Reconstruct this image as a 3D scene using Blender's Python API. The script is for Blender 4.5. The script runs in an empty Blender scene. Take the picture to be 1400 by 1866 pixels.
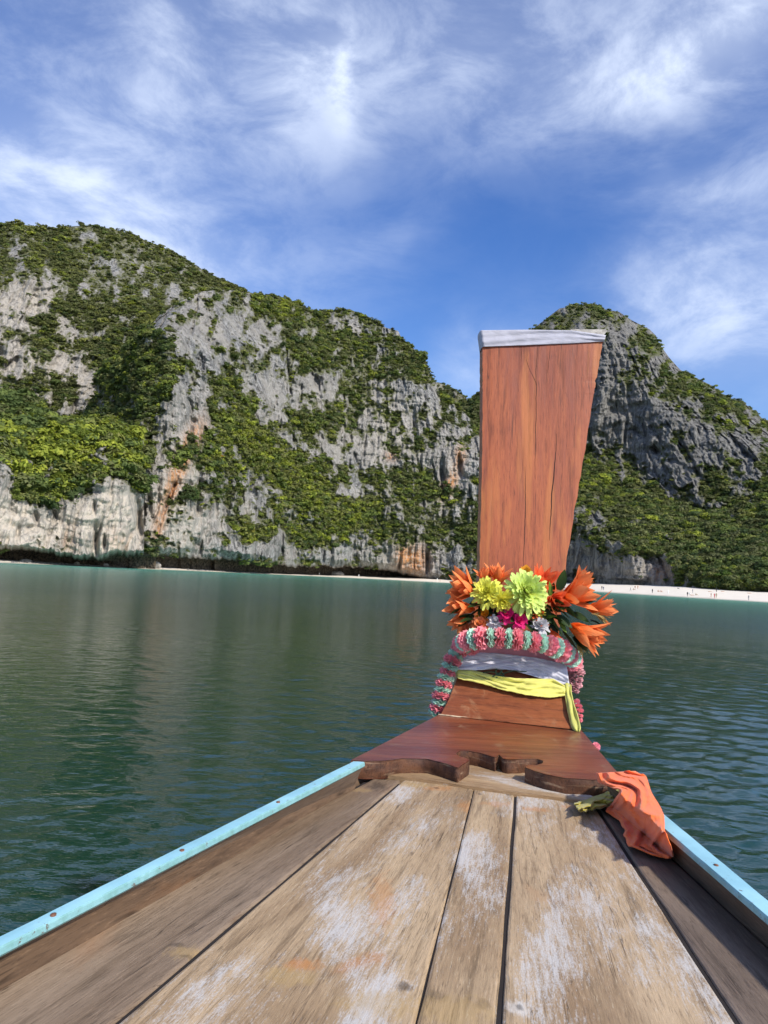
import bpy, math, random
import numpy as np
from mathutils import Vector, Matrix, Euler

random.seed(7)
rng = np.random.default_rng(11)
R = math.radians
scene = bpy.context.scene
C = scene.collection

# ------------------------------------------------------------------ camera
CAMZ = 2.0
PITCH, ROLL, FPX = R(4.77), R(2.95), 1400.0
f_ = np.array([0, math.cos(PITCH), math.sin(PITCH)])
r0 = np.array([1.0, 0, 0]); u0 = np.array([0, -math.sin(PITCH), math.cos(PITCH)])
r_ = math.cos(ROLL) * r0 + math.sin(ROLL) * u0
u_ = -math.sin(ROLL) * r0 + math.cos(ROLL) * u0
cam = bpy.data.cameras.new('camera')
cam.sensor_fit = 'VERTICAL'; cam.sensor_height = 36; cam.lens = FPX / 1866 * 36
cam.clip_start = 0.02; cam.clip_end = 20000
camo = bpy.data.objects.new('camera', cam); C.objects.link(camo)
M = Matrix.Identity(4)
for i in range(3):
    M[i][0] = r_[i]; M[i][1] = u_[i]; M[i][2] = -f_[i]
M[2][3] = CAMZ
camo.matrix_world = M
scene.camera = camo

# ------------------------------------------------------------------ sun, sky, exposure
SUN_DIR = Vector((0.52, -0.58, 0.68)).normalized()
sun_el = math.asin(SUN_DIR.z); sun_az = math.atan2(SUN_DIR.x, SUN_DIR.y)
sun = bpy.data.lights.new('sun', 'SUN'); sun.energy = 3.6; sun.angle = R(3.0); sun.color = (1.0, 0.93, 0.82)
suno = bpy.data.objects.new('sun', sun); C.objects.link(suno)
suno.rotation_euler = SUN_DIR.to_track_quat('Z', 'Y').to_euler()
suno.location = (30, -20, 40)
scene.view_settings.view_transform = 'Standard'
scene.view_settings.look = 'None'
scene.view_settings.exposure = 0.5
scene.view_settings.gamma = 1.0
scene.cycles.use_denoising = True
scene.cycles.use_adaptive_sampling = True; scene.cycles.adaptive_threshold = 0.02
scene.cycles.max_bounces = 4; scene.cycles.diffuse_bounces = 2; scene.cycles.glossy_bounces = 2; scene.cycles.transmission_bounces = 2
scene.cycles.sample_clamp_indirect = 6


def direction(px, py):
    px = np.asarray(px, float); py = np.asarray(py, float)
    X = (px - 700) / FPX; Y = (933 - py) / FPX
    return f_ + X[..., None] * r_ + Y[..., None] * u_


def at_d(px, py, d):
    """world point seen at a photo pixel, d metres ahead"""
    v = direction(px, py); d = np.asarray(d, float)
    p = v * (d / v[..., 1])[..., None]
    p[..., 2] += CAMZ
    return p


def at_z(px, py, z):
    v = direction(px, py)
    t = (z - CAMZ) / v[..., 2]
    p = v * t[..., None]
    p[..., 2] += CAMZ
    return p


def horizon(x):
    return 1014 + 0.0515 * np.asarray(x, float)


class N:
    """small helper round a node tree"""
    def __init__(s, tree):
        s.t = tree; s.n = tree.nodes; s.l = tree.links

    def new(s, typ, **kw):
        n = s.n.new(typ)
        for k, v in kw.items():
            setattr(n, k, v)
        return n

    def put(s, sock, v):
        if isinstance(v, bpy.types.NodeSocket):
            s.l.new(v, sock)
        elif v is not None:
            sock.default_value = v

    def math(s, op, a, b=None, c=None, clamp=False):
        n = s.new('ShaderNodeMath', operation=op, use_clamp=clamp)
        s.put(n.inputs[0], a); s.put(n.inputs[1], b)
        if c is not None: s.put(n.inputs[2], c)
        return n.outputs[0]

    def mix(s, fac, a, b):
        n = s.new('ShaderNodeMix', data_type='RGBA')
        s.put(n.inputs[0], fac)
        for k, v in ((6, a), (7, b)):
            if not isinstance(v, bpy.types.NodeSocket): v = (*v, 1) if len(v) == 3 else v
            s.put(n.inputs[k], v)
        return n.outputs[2]

    def fmix(s, fac, a, b):
        n = s.new('ShaderNodeMix', data_type='FLOAT')
        s.put(n.inputs[0], fac); s.put(n.inputs[2], a); s.put(n.inputs[3], b)
        return n.outputs[0]

    def ramp(s, v, a, b, clampmode=True, lo=0.0, hi=1.0, smooth=True):
        n = s.new('ShaderNodeMapRange', interpolation_type='SMOOTHSTEP' if smooth else 'LINEAR')
        s.put(n.inputs[0], v); s.put(n.inputs[1], a); s.put(n.inputs[2], b)
        s.put(n.inputs[3], lo); s.put(n.inputs[4], hi)
        return n.outputs[0]

    def noise(s, vec, scale, detail=4, rough=0.55, dist=0.0, out=0):
        n = s.new('ShaderNodeTexNoise')
        if vec is not None: s.l.new(vec, n.inputs['Vector'])
        n.inputs['Scale'].default_value = scale; n.inputs['Detail'].default_value = detail
        n.inputs['Roughness'].default_value = rough; n.inputs['Distortion'].default_value = dist
        return n.outputs[out]

    def mapping(s, vec, scale=(1, 1, 1), rot=(0, 0, 0), loc=(0, 0, 0)):
        n = s.new('ShaderNodeMapping')
        s.l.new(vec, n.inputs[0])
        n.inputs['Location'].default_value = loc; n.inputs['Rotation'].default_value = rot
        n.inputs['Scale'].default_value = scale
        return n.outputs[0]

    def attr(s, name, typ='GEOMETRY', out='Fac'):
        n = s.new('ShaderNodeAttribute', attribute_name=name, attribute_type=typ)
        return n.outputs[out]

    def pos(s):
        return s.new('ShaderNodeNewGeometry').outputs['Position']

    def uv(s):
        return s.new('ShaderNodeUVMap').outputs[0]

    def bump(s, h, strength=0.5, dist=0.01, normal=None):
        n = s.new('ShaderNodeBump')
        s.put(n.inputs['Height'], h)
        n.inputs['Strength'].default_value = strength; n.inputs['Distance'].default_value = dist
        if normal is not None: s.l.new(normal, n.inputs['Normal'])
        return n.outputs[0]


def material(name):
    m = bpy.data.materials.new(name); m.use_nodes = True
    t = N(m.node_tree)
    bs = m.node_tree.nodes['Principled BSDF']
    return m, t, bs


def plain(name, col, rough=0.6, var=0.15, scale=40, spec=0.4, trans=0.0, bump=0.0, bscale=200):
    m, t, bs = material(name)
    tc = t.new('ShaderNodeTexCoord').outputs['Object']
    n = t.noise(tc, scale, 3)
    k = t.ramp(n, 0.3, 0.7, lo=1 - var, hi=1 + var)
    mul = t.new('ShaderNodeMix', data_type='RGBA', blend_type='MULTIPLY')
    mul.inputs[0].default_value = 1
    mul.inputs[6].default_value = (*col, 1)
    cc = t.new('ShaderNodeCombineColor')
    for i in range(3): t.l.new(k, cc.inputs[i])
    t.l.new(cc.outputs[0], mul.inputs[7])
    t.l.new(mul.outputs[2], bs.inputs['Base Color'])
    bs.inputs['Roughness'].default_value = rough
    bs.inputs['Specular IOR Level'].default_value = spec
    if bump:
        t.l.new(t.bump(t.noise(tc, bscale, 3), bump, 0.003), bs.inputs['Normal'])
    if trans:
        tr = t.new('ShaderNodeBsdfTranslucent'); t.l.new(mul.outputs[2], tr.inputs[0])
        mx = t.new('ShaderNodeMixShader'); mx.inputs[0].default_value = trans
        t.l.new(bs.outputs[0], mx.inputs[1]); t.l.new(tr.outputs[0], mx.inputs[2])
        t.l.new(mx.outputs[0], t.n['Material Output'].inputs[0])
    return m


# ---- the sky: Nishita air with cirrus and puffs spread over the whole dome
world = bpy.data.worlds.new('World'); scene.world = world; world.use_nodes = True
wt = N(world.node_tree)
bg = world.node_tree.nodes['Background']
sky = wt.new('ShaderNodeTexSky', sky_type='NISHITA', sun_disc=False)
sky.sun_elevation = sun_el; sky.sun_rotation = sun_az
sky.air_density = 1.0; sky.dust_density = 0.6; sky.ozone_density = 3.0; sky.altitude = 0
gen = wt.new('ShaderNodeTexCoord').outputs['Generated']
sx = wt.new('ShaderNodeSeparateXYZ'); wt.l.new(gen, sx.inputs[0])
az = wt.math('ARCTAN2', sx.outputs[0], sx.outputs[1])
el = wt.math('ARCSINE', sx.outputs[2])


def azel(px, py):
    v = direction(px, py); v = v / np.linalg.norm(v)
    return math.atan2(v[0], v[1]), math.asin(v[2])


wc = wt.new('ShaderNodeSeparateColor'); wt.l.new(wt.noise(gen, 3.0, 5, 0.55, 0.0, 1), wc.inputs[0])
azw = wt.math('MULTIPLY_ADD', wc.outputs[0], 0.26, wt.math('SUBTRACT', az, 0.13))
elw = wt.math('MULTIPLY_ADD', wc.outputs[1], 0.24, wt.math('SUBTRACT', el, 0.12))


def lobe(px, py, rx, ry, ang=0.0, amp=1.0):
    """a soft patch of cloud, sizes in photo pixels, ang = tilt in degrees"""
    a, e = azel(px, py)
    da = wt.math('SUBTRACT', azw, a); de = wt.math('SUBTRACT', elw, e)
    c, s = math.cos(R(ang)), math.sin(R(ang))
    p = wt.math('ADD', wt.math('MULTIPLY', da, c * FPX / rx), wt.math('MULTIPLY', de, s * FPX / rx))
    q = wt.math('ADD', wt.math('MULTIPLY', da, -s * FPX / ry), wt.math('MULTIPLY', de, c * FPX / ry))
    d2 = wt.math('ADD', wt.math('MULTIPLY', p, p), wt.math('MULTIPLY', q, q))
    return wt.math('MULTIPLY', wt.math('EXPONENT', wt.math('MULTIPLY', d2, -1.0)), amp)


LOBES = [
    (150, 190, 420, 170, 6, 0.52), (560, 130, 160, 120, -10, 0.35), (664, 135, 30, 62, -8, 0.52), (620, 110, 70, 40, 30, 0.25), (700, 60, 900, 150, 0, 0.22), (300, 410, 420, 70, -8, 0.28),
    (290, 80, 60, 130, 25, 0.25), (60, 330, 330, 130, 0, 0.38), (330, 470, 260, 70, -20, 0.42),
    (900, 110, 330, 120, 12, 0.50), (1230, 120, 330, 75, 24, 0.75), (1420, 30, 190, 110, 20, 0.55),
    (1280, 350, 150, 45, 8, 0.55), (1370, 430, 150, 110, 0, 0.36), (1290, 560, 170, 90, 0, 0.50),
    (1400, 660, 240, 120, 0, 0.60), (860, 690, 110, 60, 0, 0.5), (700, 460, 130, 30, 10, 0.15),
]
dens = None
for L in LOBES:
    o = lobe(*L[:5], L[5] * 0.66)
    dens = o if dens is None else wt.math('ADD', dens, o)
# beyond the frame the same veil goes on
front = wt.ramp(wt.math('ABSOLUTE', az), 0.55, 0.95)
high = wt.ramp(el, 0.62, 0.8)
out = wt.math('MAXIMUM', front, high)
dens = wt.math('ADD', dens, wt.math('MULTIPLY', out, wt.ramp(wc.outputs[2], 0.35, 0.70, hi=0.75)))
# wispy texture, drawn out along the wind
w1 = wt.noise(wt.mapping(gen, scale=(1.0, 1.0, 1.9), rot=(0.0, R(35), 0)), 7.5, 9, 0.64, 0.35)
dens = wt.math('MULTIPLY', dens, wt.ramp(w1, 0.34, 0.68, lo=0.50, hi=1.28), clamp=True)
# the air, a little deeper blue than the plain model
hsv = wt.new('ShaderNodeHueSaturation')
hsv.inputs['Saturation'].default_value = 1.30; hsv.inputs['Value'].default_value = 1.22
hsv.inputs['Hue'].default_value = 0.515
wt.l.new(sky.outputs[0], hsv.inputs['Color'])
cloud = wt.new('ShaderNodeRGB'); cloud.outputs[0].default_value = (6.4, 7.2, 8.8, 1)
skyc = wt.mix(dens, hsv.outputs[0], cloud.outputs[0])
wt.l.new(skyc, bg.inputs[0])
bg.inputs[1].default_value = 0.10
world.cycles.sampling_method = 'MANUAL'; world.cycles.sample_map_resolution = 512


# ------------------------------------------------------------------ noise in numpy
_perm = rng.permutation(256).astype(np.int32)
_perm = np.concatenate([_perm, _perm, _perm])
_grad = rng.normal(size=(256, 3)); _grad /= np.linalg.norm(_grad, axis=1)[:, None]


def perlin(x, y, z):
    xi = np.floor(x).astype(np.int32); yi = np.floor(y).astype(np.int32); zi = np.floor(z).astype(np.int32)
    xf = x - xi; yf = y - yi; zf = z - zi
    xi &= 255; yi &= 255; zi &= 255
    u = xf * xf * xf * (xf * (xf * 6 - 15) + 10); v = yf * yf * yf * (yf * (yf * 6 - 15) + 10)
    w = zf * zf * zf * (zf * (zf * 6 - 15) + 10)

    def g(a, b, c):
        h = _perm[_perm[_perm[(xi + a) & 255] + ((yi + b) & 255)] + ((zi + c) & 255)]
        gg = _grad[h]
        return gg[..., 0] * (xf - a) + gg[..., 1] * (yf - b) + gg[..., 2] * (zf - c)
    x00 = g(0, 0, 0) * (1 - u) + g(1, 0, 0) * u
    x10 = g(0, 1, 0) * (1 - u) + g(1, 1, 0) * u
    x01 = g(0, 0, 1) * (1 - u) + g(1, 0, 1) * u
    x11 = g(0, 1, 1) * (1 - u) + g(1, 1, 1) * u
    return (x00 * (1 - v) + x10 * v) * (1 - w) + (x01 * (1 - v) + x11 * v) * w


def fbm(x, y, z, oct=4, gain=0.5, ridged=False):
    s = 0; a = 1.0; n = 0
    for i in range(oct):
        p = perlin(x + 17.3 * i, y - 9.1 * i, z + 5.7 * i)
        if ridged: p = 1 - 2.6 * np.abs(p)
        s = s + a * p; n += a; a *= gain
        x = x * 2.03; y = y * 2.03; z = z * 2.03
    return s / n * (1.0 if ridged else 1.8)


# ------------------------------------------------------------------ mesh helpers
ORIGIN = {}


def mesh_np(name, V, Q, attrs=None, smooth=True, uv=None):
    """fast mesh from numpy vertices (n,3) and faces (m,k)"""
    V = np.ascontiguousarray(V, np.float32); Q = np.ascontiguousarray(Q, np.int32)
    me = bpy.data.meshes.new(name)
    me.vertices.add(len(V)); me.vertices.foreach_set('co', V.ravel())
    k = Q.shape[1]
    me.loops.add(Q.size); me.loops.foreach_set('vertex_index', Q.ravel())
    me.polygons.add(len(Q))
    me.polygons.foreach_set('loop_start', np.arange(0, Q.size, k, dtype=np.int32))
    me.polygons.foreach_set('loop_total', np.full(len(Q), k, np.int32))
    me.polygons.foreach_set('use_smooth', np.full(len(Q), smooth, bool))
    if uv is not None:
        l = me.uv_layers.new(name='UVMap')
        l.data.foreach_set('uv', np.asarray(uv, np.float32)[Q.ravel()].ravel())
    me.update(calc_edges=True)
    for n, a in (attrs or {}).items():
        at = me.attributes.new(n, 'FLOAT', 'POINT'); at.data.foreach_set('value', np.asarray(a, np.float32).ravel())
    return me


def link(name, me, mat, parent=None, loc=(0, 0, 0)):
    o = bpy.data.objects.new(name, me); C.objects.link(o)
    if mat is not None and me is not None and not me.materials:
        for m in (mat if isinstance(mat, (list, tuple)) else [mat]): me.materials.append(m)
    o.location = loc
    if parent is not None: o.parent = parent
    return o


def thing(name, loc, label, cat, group=None):
    o = bpy.data.objects.new(name, None); C.objects.link(o); o.location = Vector(loc)
    o.empty_display_size = 0.05
    return tag(o, label, cat, group)


def tag(o, label, cat, group=None, kind=None):
    if label: o['label'] = label
    if cat: o['category'] = cat
    if group: o['group'] = group
    if kind: o['kind'] = kind
    return o


def structure(o, label=None):
    o['kind'] = 'structure'
    if label: o['label'] = label
    return o


def root_loc(p):
    v = Vector((0, 0, 0))
    while p is not None:
        v = v + Vector(p.location); p = p.parent
    return np.array(v)


def part(name, V, F, mat, parent=None, smooth=True, uv=None, attrs=None):
    """mesh from world coordinates under a parent that only carries a location"""
    V = np.asarray(V, float)
    if parent is not None: V = V - root_loc(parent)
    if isinstance(F, np.ndarray):
        me = mesh_np(name, V, F, attrs, smooth, uv)
    else:
        me = bpy.data.meshes.new(name); me.from_pydata([tuple(v) for v in V], [], [tuple(int(i) for i in f) for f in F])
        me.polygons.foreach_set('use_smooth', [smooth] * len(me.polygons))
        if uv is not None:
            l = me.uv_layers.new(name='UVMap'); uv = np.asarray(uv)
            for lp in me.loops: l.data[lp.index].uv = uv[lp.vertex_index]
    return link(name, me, mat, parent)


def grid_faces(r, c, closed=False):
    i = np.arange(r - 1)[:, None]; cc = c if closed else c - 1
    j = np.arange(cc)[None, :]
    a = i * c + j; b = i * c + (j + 1) % c
    return np.stack([a, b, b + c, a + c], -1).reshape(-1, 4)


def rc_faces_box(V):
    return [(0, 1, 2, 3), (4, 7, 6, 5), (0, 4, 5, 1), (1, 5, 6, 2), (2, 6, 7, 3), (3, 7, 4, 0)]


exec_parts = True

# ------------------------------------------------------------------ materials of the land
def rock_material():
    m, t, bs = material('limestone')
    p = t.pos()
    st = t.mapping(p, scale=(1, 1, 0.16))
    big = t.noise(t.mapping(p, scale=(1, 1, 0.5)), 0.035, 4)
    streak = t.noise(st, 0.55, 4, 0.65, 0.3)
    fine = t.noise(st, 1.9, 3, 0.7)
    grain = t.noise(p, 1.1, 3, 0.75)
    col = t.mix(t.ramp(streak, 0.36, 0.64), (0.082, 0.085, 0.088), (0.355, 0.355, 0.345))
    col = t.mix(t.ramp(big, 0.40, 0.66, hi=0.6), col, (0.30, 0.28, 0.25))
    col = t.mix(t.ramp(fine, 0.52, 0.66, hi=0.8), col, (0.055, 0.056, 0.055))
    col = t.mix(t.ramp(grain, 0.55, 0.75, hi=0.4), col, (0.44, 0.425, 0.395))
    col = t.mix(t.ramp(t.noise(t.mapping(p, scale=(1, 1, 0.35)), 0.075, 3), 0.42, 0.62, hi=0.5), col, (0.38, 0.36, 0.32))
    col = t.mix(t.math('MULTIPLY', t.attr('painted_shade'), 0.62), col, t.mix(t.ramp(streak, 0.35, 0.65), (0.05, 0.052, 0.052), (0.20, 0.195, 0.18)))  # darkens the right peak's rock: its sun shading painted into the colour
    pale = t.attr('pale')
    pn = t.math('MULTIPLY', pale, t.ramp(streak, 0.32, 0.58, lo=0.25))
    col = t.mix(pn, col, (0.56, 0.50, 0.42))
    stain = t.math('MULTIPLY', t.attr('stain'), t.ramp(t.noise(st, 0.9, 5, 0.65), 0.38, 0.58, lo=0.1))
    col = t.mix(stain, col, (0.56, 0.26, 0.10))
    veg = t.attr('veg')
    vn = t.math('MULTIPLY', t.ramp(veg, 0.18, 0.60), t.ramp(t.noise(p, 0.5, 4), 0.32, 0.58, lo=0.35))
    gcol = t.mix(t.noise(p, 0.22, 4), (0.060, 0.075, 0.026), (0.15, 0.15, 0.065))
    col = t.mix(vn, col, gcol)
    col = t.mix(t.attr('tide'), col, t.mix(t.ramp(grain, 0.35, 0.65), (0.018, 0.017, 0.015), (0.13, 0.10, 0.07)))
    t.l.new(col, bs.inputs['Base Color'])
    bs.inputs['Roughness'].default_value = 0.92
    bs.inputs['Specular IOR Level'].default_value = 0.15
    h = t.math('ADD', t.math('MULTIPLY', streak, 1.4), t.math('ADD', fine, t.math('MULTIPLY', grain, 0.6)))
    t.l.new(t.bump(h, 0.8, 1.3), bs.inputs['Normal'])
    return m


ROCK = rock_material()


def leaf_material(name, instanced=True, col=None):
    m, t, bs = material(name)
    if instanced:
        base = t.attr('tint', 'INSTANCER', 'Color')
    else:
        base = t.new('ShaderNodeRGB'); base.outputs[0].default_value = (*col, 1); base = base.outputs[0]
    tc = t.new('ShaderNodeTexCoord').outputs['Object']
    n = t.noise(tc, 2.6 if instanced else 0.5, 4, 0.7)
    hs = t.new('ShaderNodeHueSaturation')
    t.l.new(base, hs.inputs['Color'])
    t.l.new(t.ramp(n, 0.3, 0.7, lo=0.75, hi=1.3), hs.inputs['Value'])
    t.l.new(t.ramp(n, 0.3, 0.7, lo=0.515, hi=0.485), hs.inputs['Hue'])
    t.l.new(hs.outputs[0], bs.inputs['Base Color'])
    bs.inputs['Roughness'].default_value = 0.65; bs.inputs['Specular IOR Level'].default_value = 0.2
    tr = t.new('ShaderNodeBsdfTranslucent'); t.l.new(hs.outputs[0], tr.inputs[0])
    mx = t.new('ShaderNodeMixShader'); mx.inputs[0].default_value = 0.42
    t.l.new(bs.outputs[0], mx.inputs[1]); t.l.new(tr.outputs[0], mx.inputs[2])
    t.l.new(mx.outputs[0], t.n['Material Output'].inputs[0])
    return m


# ------------------------------------------------------------------ the cliffs
def blob_sum(px, py, blobs):
    s = np.zeros_like(px)
    for (cx, cy, rx, ry, ang, amp) in blobs:
        c, sn = math.cos(R(ang)), math.sin(R(ang))
        dx = px - cx; dy = py - cy
        p = (dx * c + dy * sn) / rx; q = (-dx * sn + dy * c) / ry
        s += amp * np.exp(-(p * p + q * q))
    return s


def smooth2(A, n):
    for _ in range(n):
        B = A.copy()
        B[1:-1] = (A[:-2] + 2 * A[1:-1] + A[2:]) / 4
        A = B.copy()
        A[:, 1:-1] = (B[:, :-2] + 2 * B[:, 1:-1] + B[:, 2:]) / 4
    return A


SCATTER = []   # (points, size, tint)


def relief(name, levels, x0, x1, step, base_veg, blobs, stains=(), pales=(), relief_amp=1.0, notch=None,
           carve=(), back=3, big_amp=9.0, painted_shade=0.0):
    xs = np.arange(x0, x1 + step, step)
    ys, ds, lv = [], [], []
    for l in range(len(levels)):
        a = np.array(levels[l], float)
        ys.append(np.interp(xs, a[:, 0], a[:, 1])); ds.append(np.interp(xs, a[:, 0], a[:, 2]))
    if notch is not None:
        j = 9 * fbm(xs / 26, 0 * xs, 0 * xs + 1, 4, 0.65) - 5 * np.clip(fbm(xs / 6, 0 * xs + 4, 0 * xs, 2), -0.3, 1)
        j = j + 4 + 30 * np.clip(fbm(xs / 42, 0 * xs + 8, 0 * xs, 3) - 0.22, 0, 0.6)
        ys[0] = ys[0] + j * np.interp(xs, [-200, 560, 700, 1000], [1, 0.9, 0.6, 0.2])
    rowsY, rowsD = [ys[0]], [ds[0]]
    for l in range(len(levels) - 1):
        n = max(3, int(np.max(np.abs(ys[l] - ys[l + 1])) / step))
        for k in range(1, n + 1):
            q = k / n
            rowsY.append(ys[l] * (1 - q) + ys[l + 1] * q); rowsD.append(ds[l] * (1 - q) + ds[l + 1] * q)
    Y = np.array(rowsY); D = np.array(rowsD)
    D = smooth2(D, 14)
    X = np.broadcast_to(xs, Y.shape).copy()
    # jitter the sky line a little
    W = at_d(X, Y, D)
    # vegetation field in the frame of the picture, read off the photograph
    nz = fbm(X / 70, Y / 55, 0 * X + 2.0 + x0 * .01, 5, 0.62)
    nf = fbm(X / 20, Y / 26, 0 * X + 7.0, 3, 0.6)
    veg = base_veg + 0.85 * blob_sum(X, Y, blobs) + 0.27 * nz / nz.std() + 0.25 * nf / nf.std()
    wx, wy, wz = W[..., 0], W[..., 1], W[..., 2]
    big = fbm(wx / 55, wy / 55, wz / 95, 4)
    wob = 3.0 * fbm(wx / 18, wy / 18, wz / 30, 3)
    flute = fbm((wx + wob) / 6.5, wy / 30, wz / 38, 4, 0.55, True)
    fine = fbm((wx + wob) / 2.8, wy / 9, wz / 20, 3, 0.6, True)
    ledge = fbm(wx / 26, wy / 30, (wz + wob) / 7.0, 3, 0.5, True)
    butt = fbm((wx + 2 * wob) / 20, wy / 60, wz / 150, 3, 0.5, True)
    crag = fbm(wx / 3.2, wy / 3.2, wz / 4.5, 3, 0.6, True)
    rockiness = np.clip(1.25 - veg, 0.35, 1.0)
    # where veg is patchy, rock ribs stand out of it: couple ledges to the field
    disp = -(big_amp * big) - relief_amp * (7.5 * butt + 5.0 * flute + 2.8 * fine + 0.5 * crag) * rockiness + 3.4 * ledge * relief_amp
    disp += 3.0 * np.clip(0.5 - veg, -0.5, 0.5)
    cr = np.abs(perlin((wx + 0.5 * wob + 0.18 * wz) / 15, wy / 160, wz / 260))
    cr2 = np.abs(perlin((wx + 0.6 * wob) / 6 + 50, wy / 90, wz / 80))
    gate = np.clip(0.5 + 2.2 * fbm(wx / 14, wy / 20, wz / 16, 3), 0, 1)
    disp += relief_amp * rockiness * gate * (6.0 * np.exp(-(cr / 0.04) ** 2) + 3.5 * np.exp(-(cr2 / 0.06) ** 2))
    for (cx, cy, rx, ry, ang, depth) in carve:
        b = blob_sum(X, Y, [(cx, cy, rx, ry, ang, 1.0)])
        jag = 1 + 0.5 * fbm(X / 7, Y / 10, 0 * X, 2)
        disp += depth * np.clip(b * 1.6 * jag - 0.35, 0, 1)
        veg -= 0.8 * b
    edge = np.minimum(1, np.linspace(0, 1, Y.shape[0])[:, None] * 30)
    D = D + disp * edge
    P = at_d(X, Y, D)
    stain = np.clip(blob_sum(X, Y, stains) * 1.1, 0, 1) if len(stains) else 0 * X
    pale = np.clip(blob_sum(X, Y, pales), 0, 1) if len(pales) else 0 * X
    # crest rolls over and falls away behind
    Pt = [P]; va = [veg]; sa = [stain]; pa = [pale]
    for k in range(1, back + 1):
        b = P[-1] + np.array([0, 28.0 * k, -3.0 * k * k])
        Pt.append(b[None]); va.append(veg[-1:]); sa.append(stain[-1:]); pa.append(pale[-1:])
    pre = []
    if notch is not None:
        # the sea notch: the foot of the cliff overhangs a hollow
        dep = notch
        lo = P[0]
        for (q, dz) in ((0.35, 0.5), (0.8, 0.2), (1.0, -1.0), (1.0, -3.0), (0.95, -14.0)):
            b = lo + np.array([0, 1, 0]) * (dep * q) * (1 + 0.35 * fbm(lo[:, 0] / 9, lo[:, 1] / 9, 0 * lo[:, 0], 2))[:, None]
            b[:, 2] = lo[:, 2] + dz
            pre.insert(0, b[None])
        for _ in pre:
            va.insert(0, veg[:1] * 0 - 1.0); sa.insert(0, stain[:1] * 0); pa.insert(0, pale[:1] * 0)
    G = np.concatenate(pre + Pt, 0)
    veg_a = np.concatenate(va, 0)
    o = link(name, mesh_np(name, G.reshape(-1, 3), grid_faces(G.shape[0], G.shape[1]),
                           {'veg': np.clip(veg_a, 0, 1), 'painted_shade': np.full(G.shape[:2], painted_shade), 'tide': (np.clip((len(pre) + 5.0 - np.arange(G.shape[0])) / 5.0, 0, 1) * (1.0 if notch else 0.0))[:, None] * np.ones(G.shape[:2]), 'stain': np.concatenate(sa, 0), 'pale': np.concatenate(pa, 0)}), ROCK)
    structure(o)
    return dict(P=P, veg=veg, X=X, Y=Y, D=D, obj=o)


def scatter(S, n, size, tint_fn, thr=0.5, gain=2.0, power=1.0, seed=0):
    r = np.random.default_rng(100 + seed)
    X, Y, veg, P = S['X'], S['Y'], S['veg'], S['P']
    w = np.clip((veg - thr) * gain, 0, 1) ** power
    w = w * (X > -70) * (X < 1470)
    w = w.ravel(); w /= w.sum()
    idx = r.choice(len(w), n, p=w)
    pts = P.reshape(-1, 3)[idx] + r.normal(size=(n, 3)) * np.array([0.8, 0.5, 0.3])
    sz = np.exp(r.normal(math.log(0.5 * (size[0] + size[1])), 0.42, n)).clip(size[0] * 0.5, size[1] * 1.7) * (0.75 + 0.5 * np.clip(veg.ravel()[idx] - thr, 0, 0.8))
    pts[:, 2] += sz * 0.15
    tint = tint_fn(X.ravel()[idx], Y.ravel()[idx], r)
    SCATTER.append((pts, sz, tint))


def shore_d(x):
    return np.interp(x, [-800, -60, 0, 300, 580, 700, 860, 1000, 1100, 1250, 1400, 1500, 2200],
                     [210, 232, 240, 310, 420, 450, 430, 380, 320, 270, 240, 225, 180])


# --- the big hill at the far left
S1 = relief('hill_far', [
    [(-120, 800, 380), (0, 800, 390), (170, 800, 410), (260, 760, 430), (520, 700, 470)],
    [(-120, 720, 395), (0, 735, 402), (170, 720, 425), (260, 660, 445), (520, 650, 490)],
    [(-120, 520, 440), (0, 520, 446), (60, 505, 455), (170, 560, 470), (260, 560, 480), (520, 600, 520)],
    [(-120, 425, 540), (-60, 418, 545), (0, 411, 550), (30, 407, 550), (60, 412, 552), (100, 415, 555), (150, 411, 560), (200, 416, 565),
     (230, 424, 570), (260, 436, 575), (300, 452, 580), (340, 474, 585), (380, 497, 590), (420, 517, 590), (445, 530, 590), (470, 545, 590), (520, 575, 590)],
], -120, 520, 1.7, 1.02, [
    (50, 540, 75, 38, -25, -1.0), (70, 660, 150, 75, 5, -0.75), (20, 590, 40, 60, 20, -0.6), (150, 700, 60, 40, 60, -0.5), (210, 480, 50, 25, 25, -0.45),
    (180, 600, 60, 40, 40, -0.35), (270, 530, 50, 30, 30, -0.4), (120, 600, 60, 30, 0, 0.15), (350, 500, 40, 20, 25, -0.2), (45, 455, 50, 14, 0, -0.3),
], pales=[(50, 560, 80, 60, 0, 0.55), (70, 680, 140, 70, 0, 0.6)], relief_amp=0.8)

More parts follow.
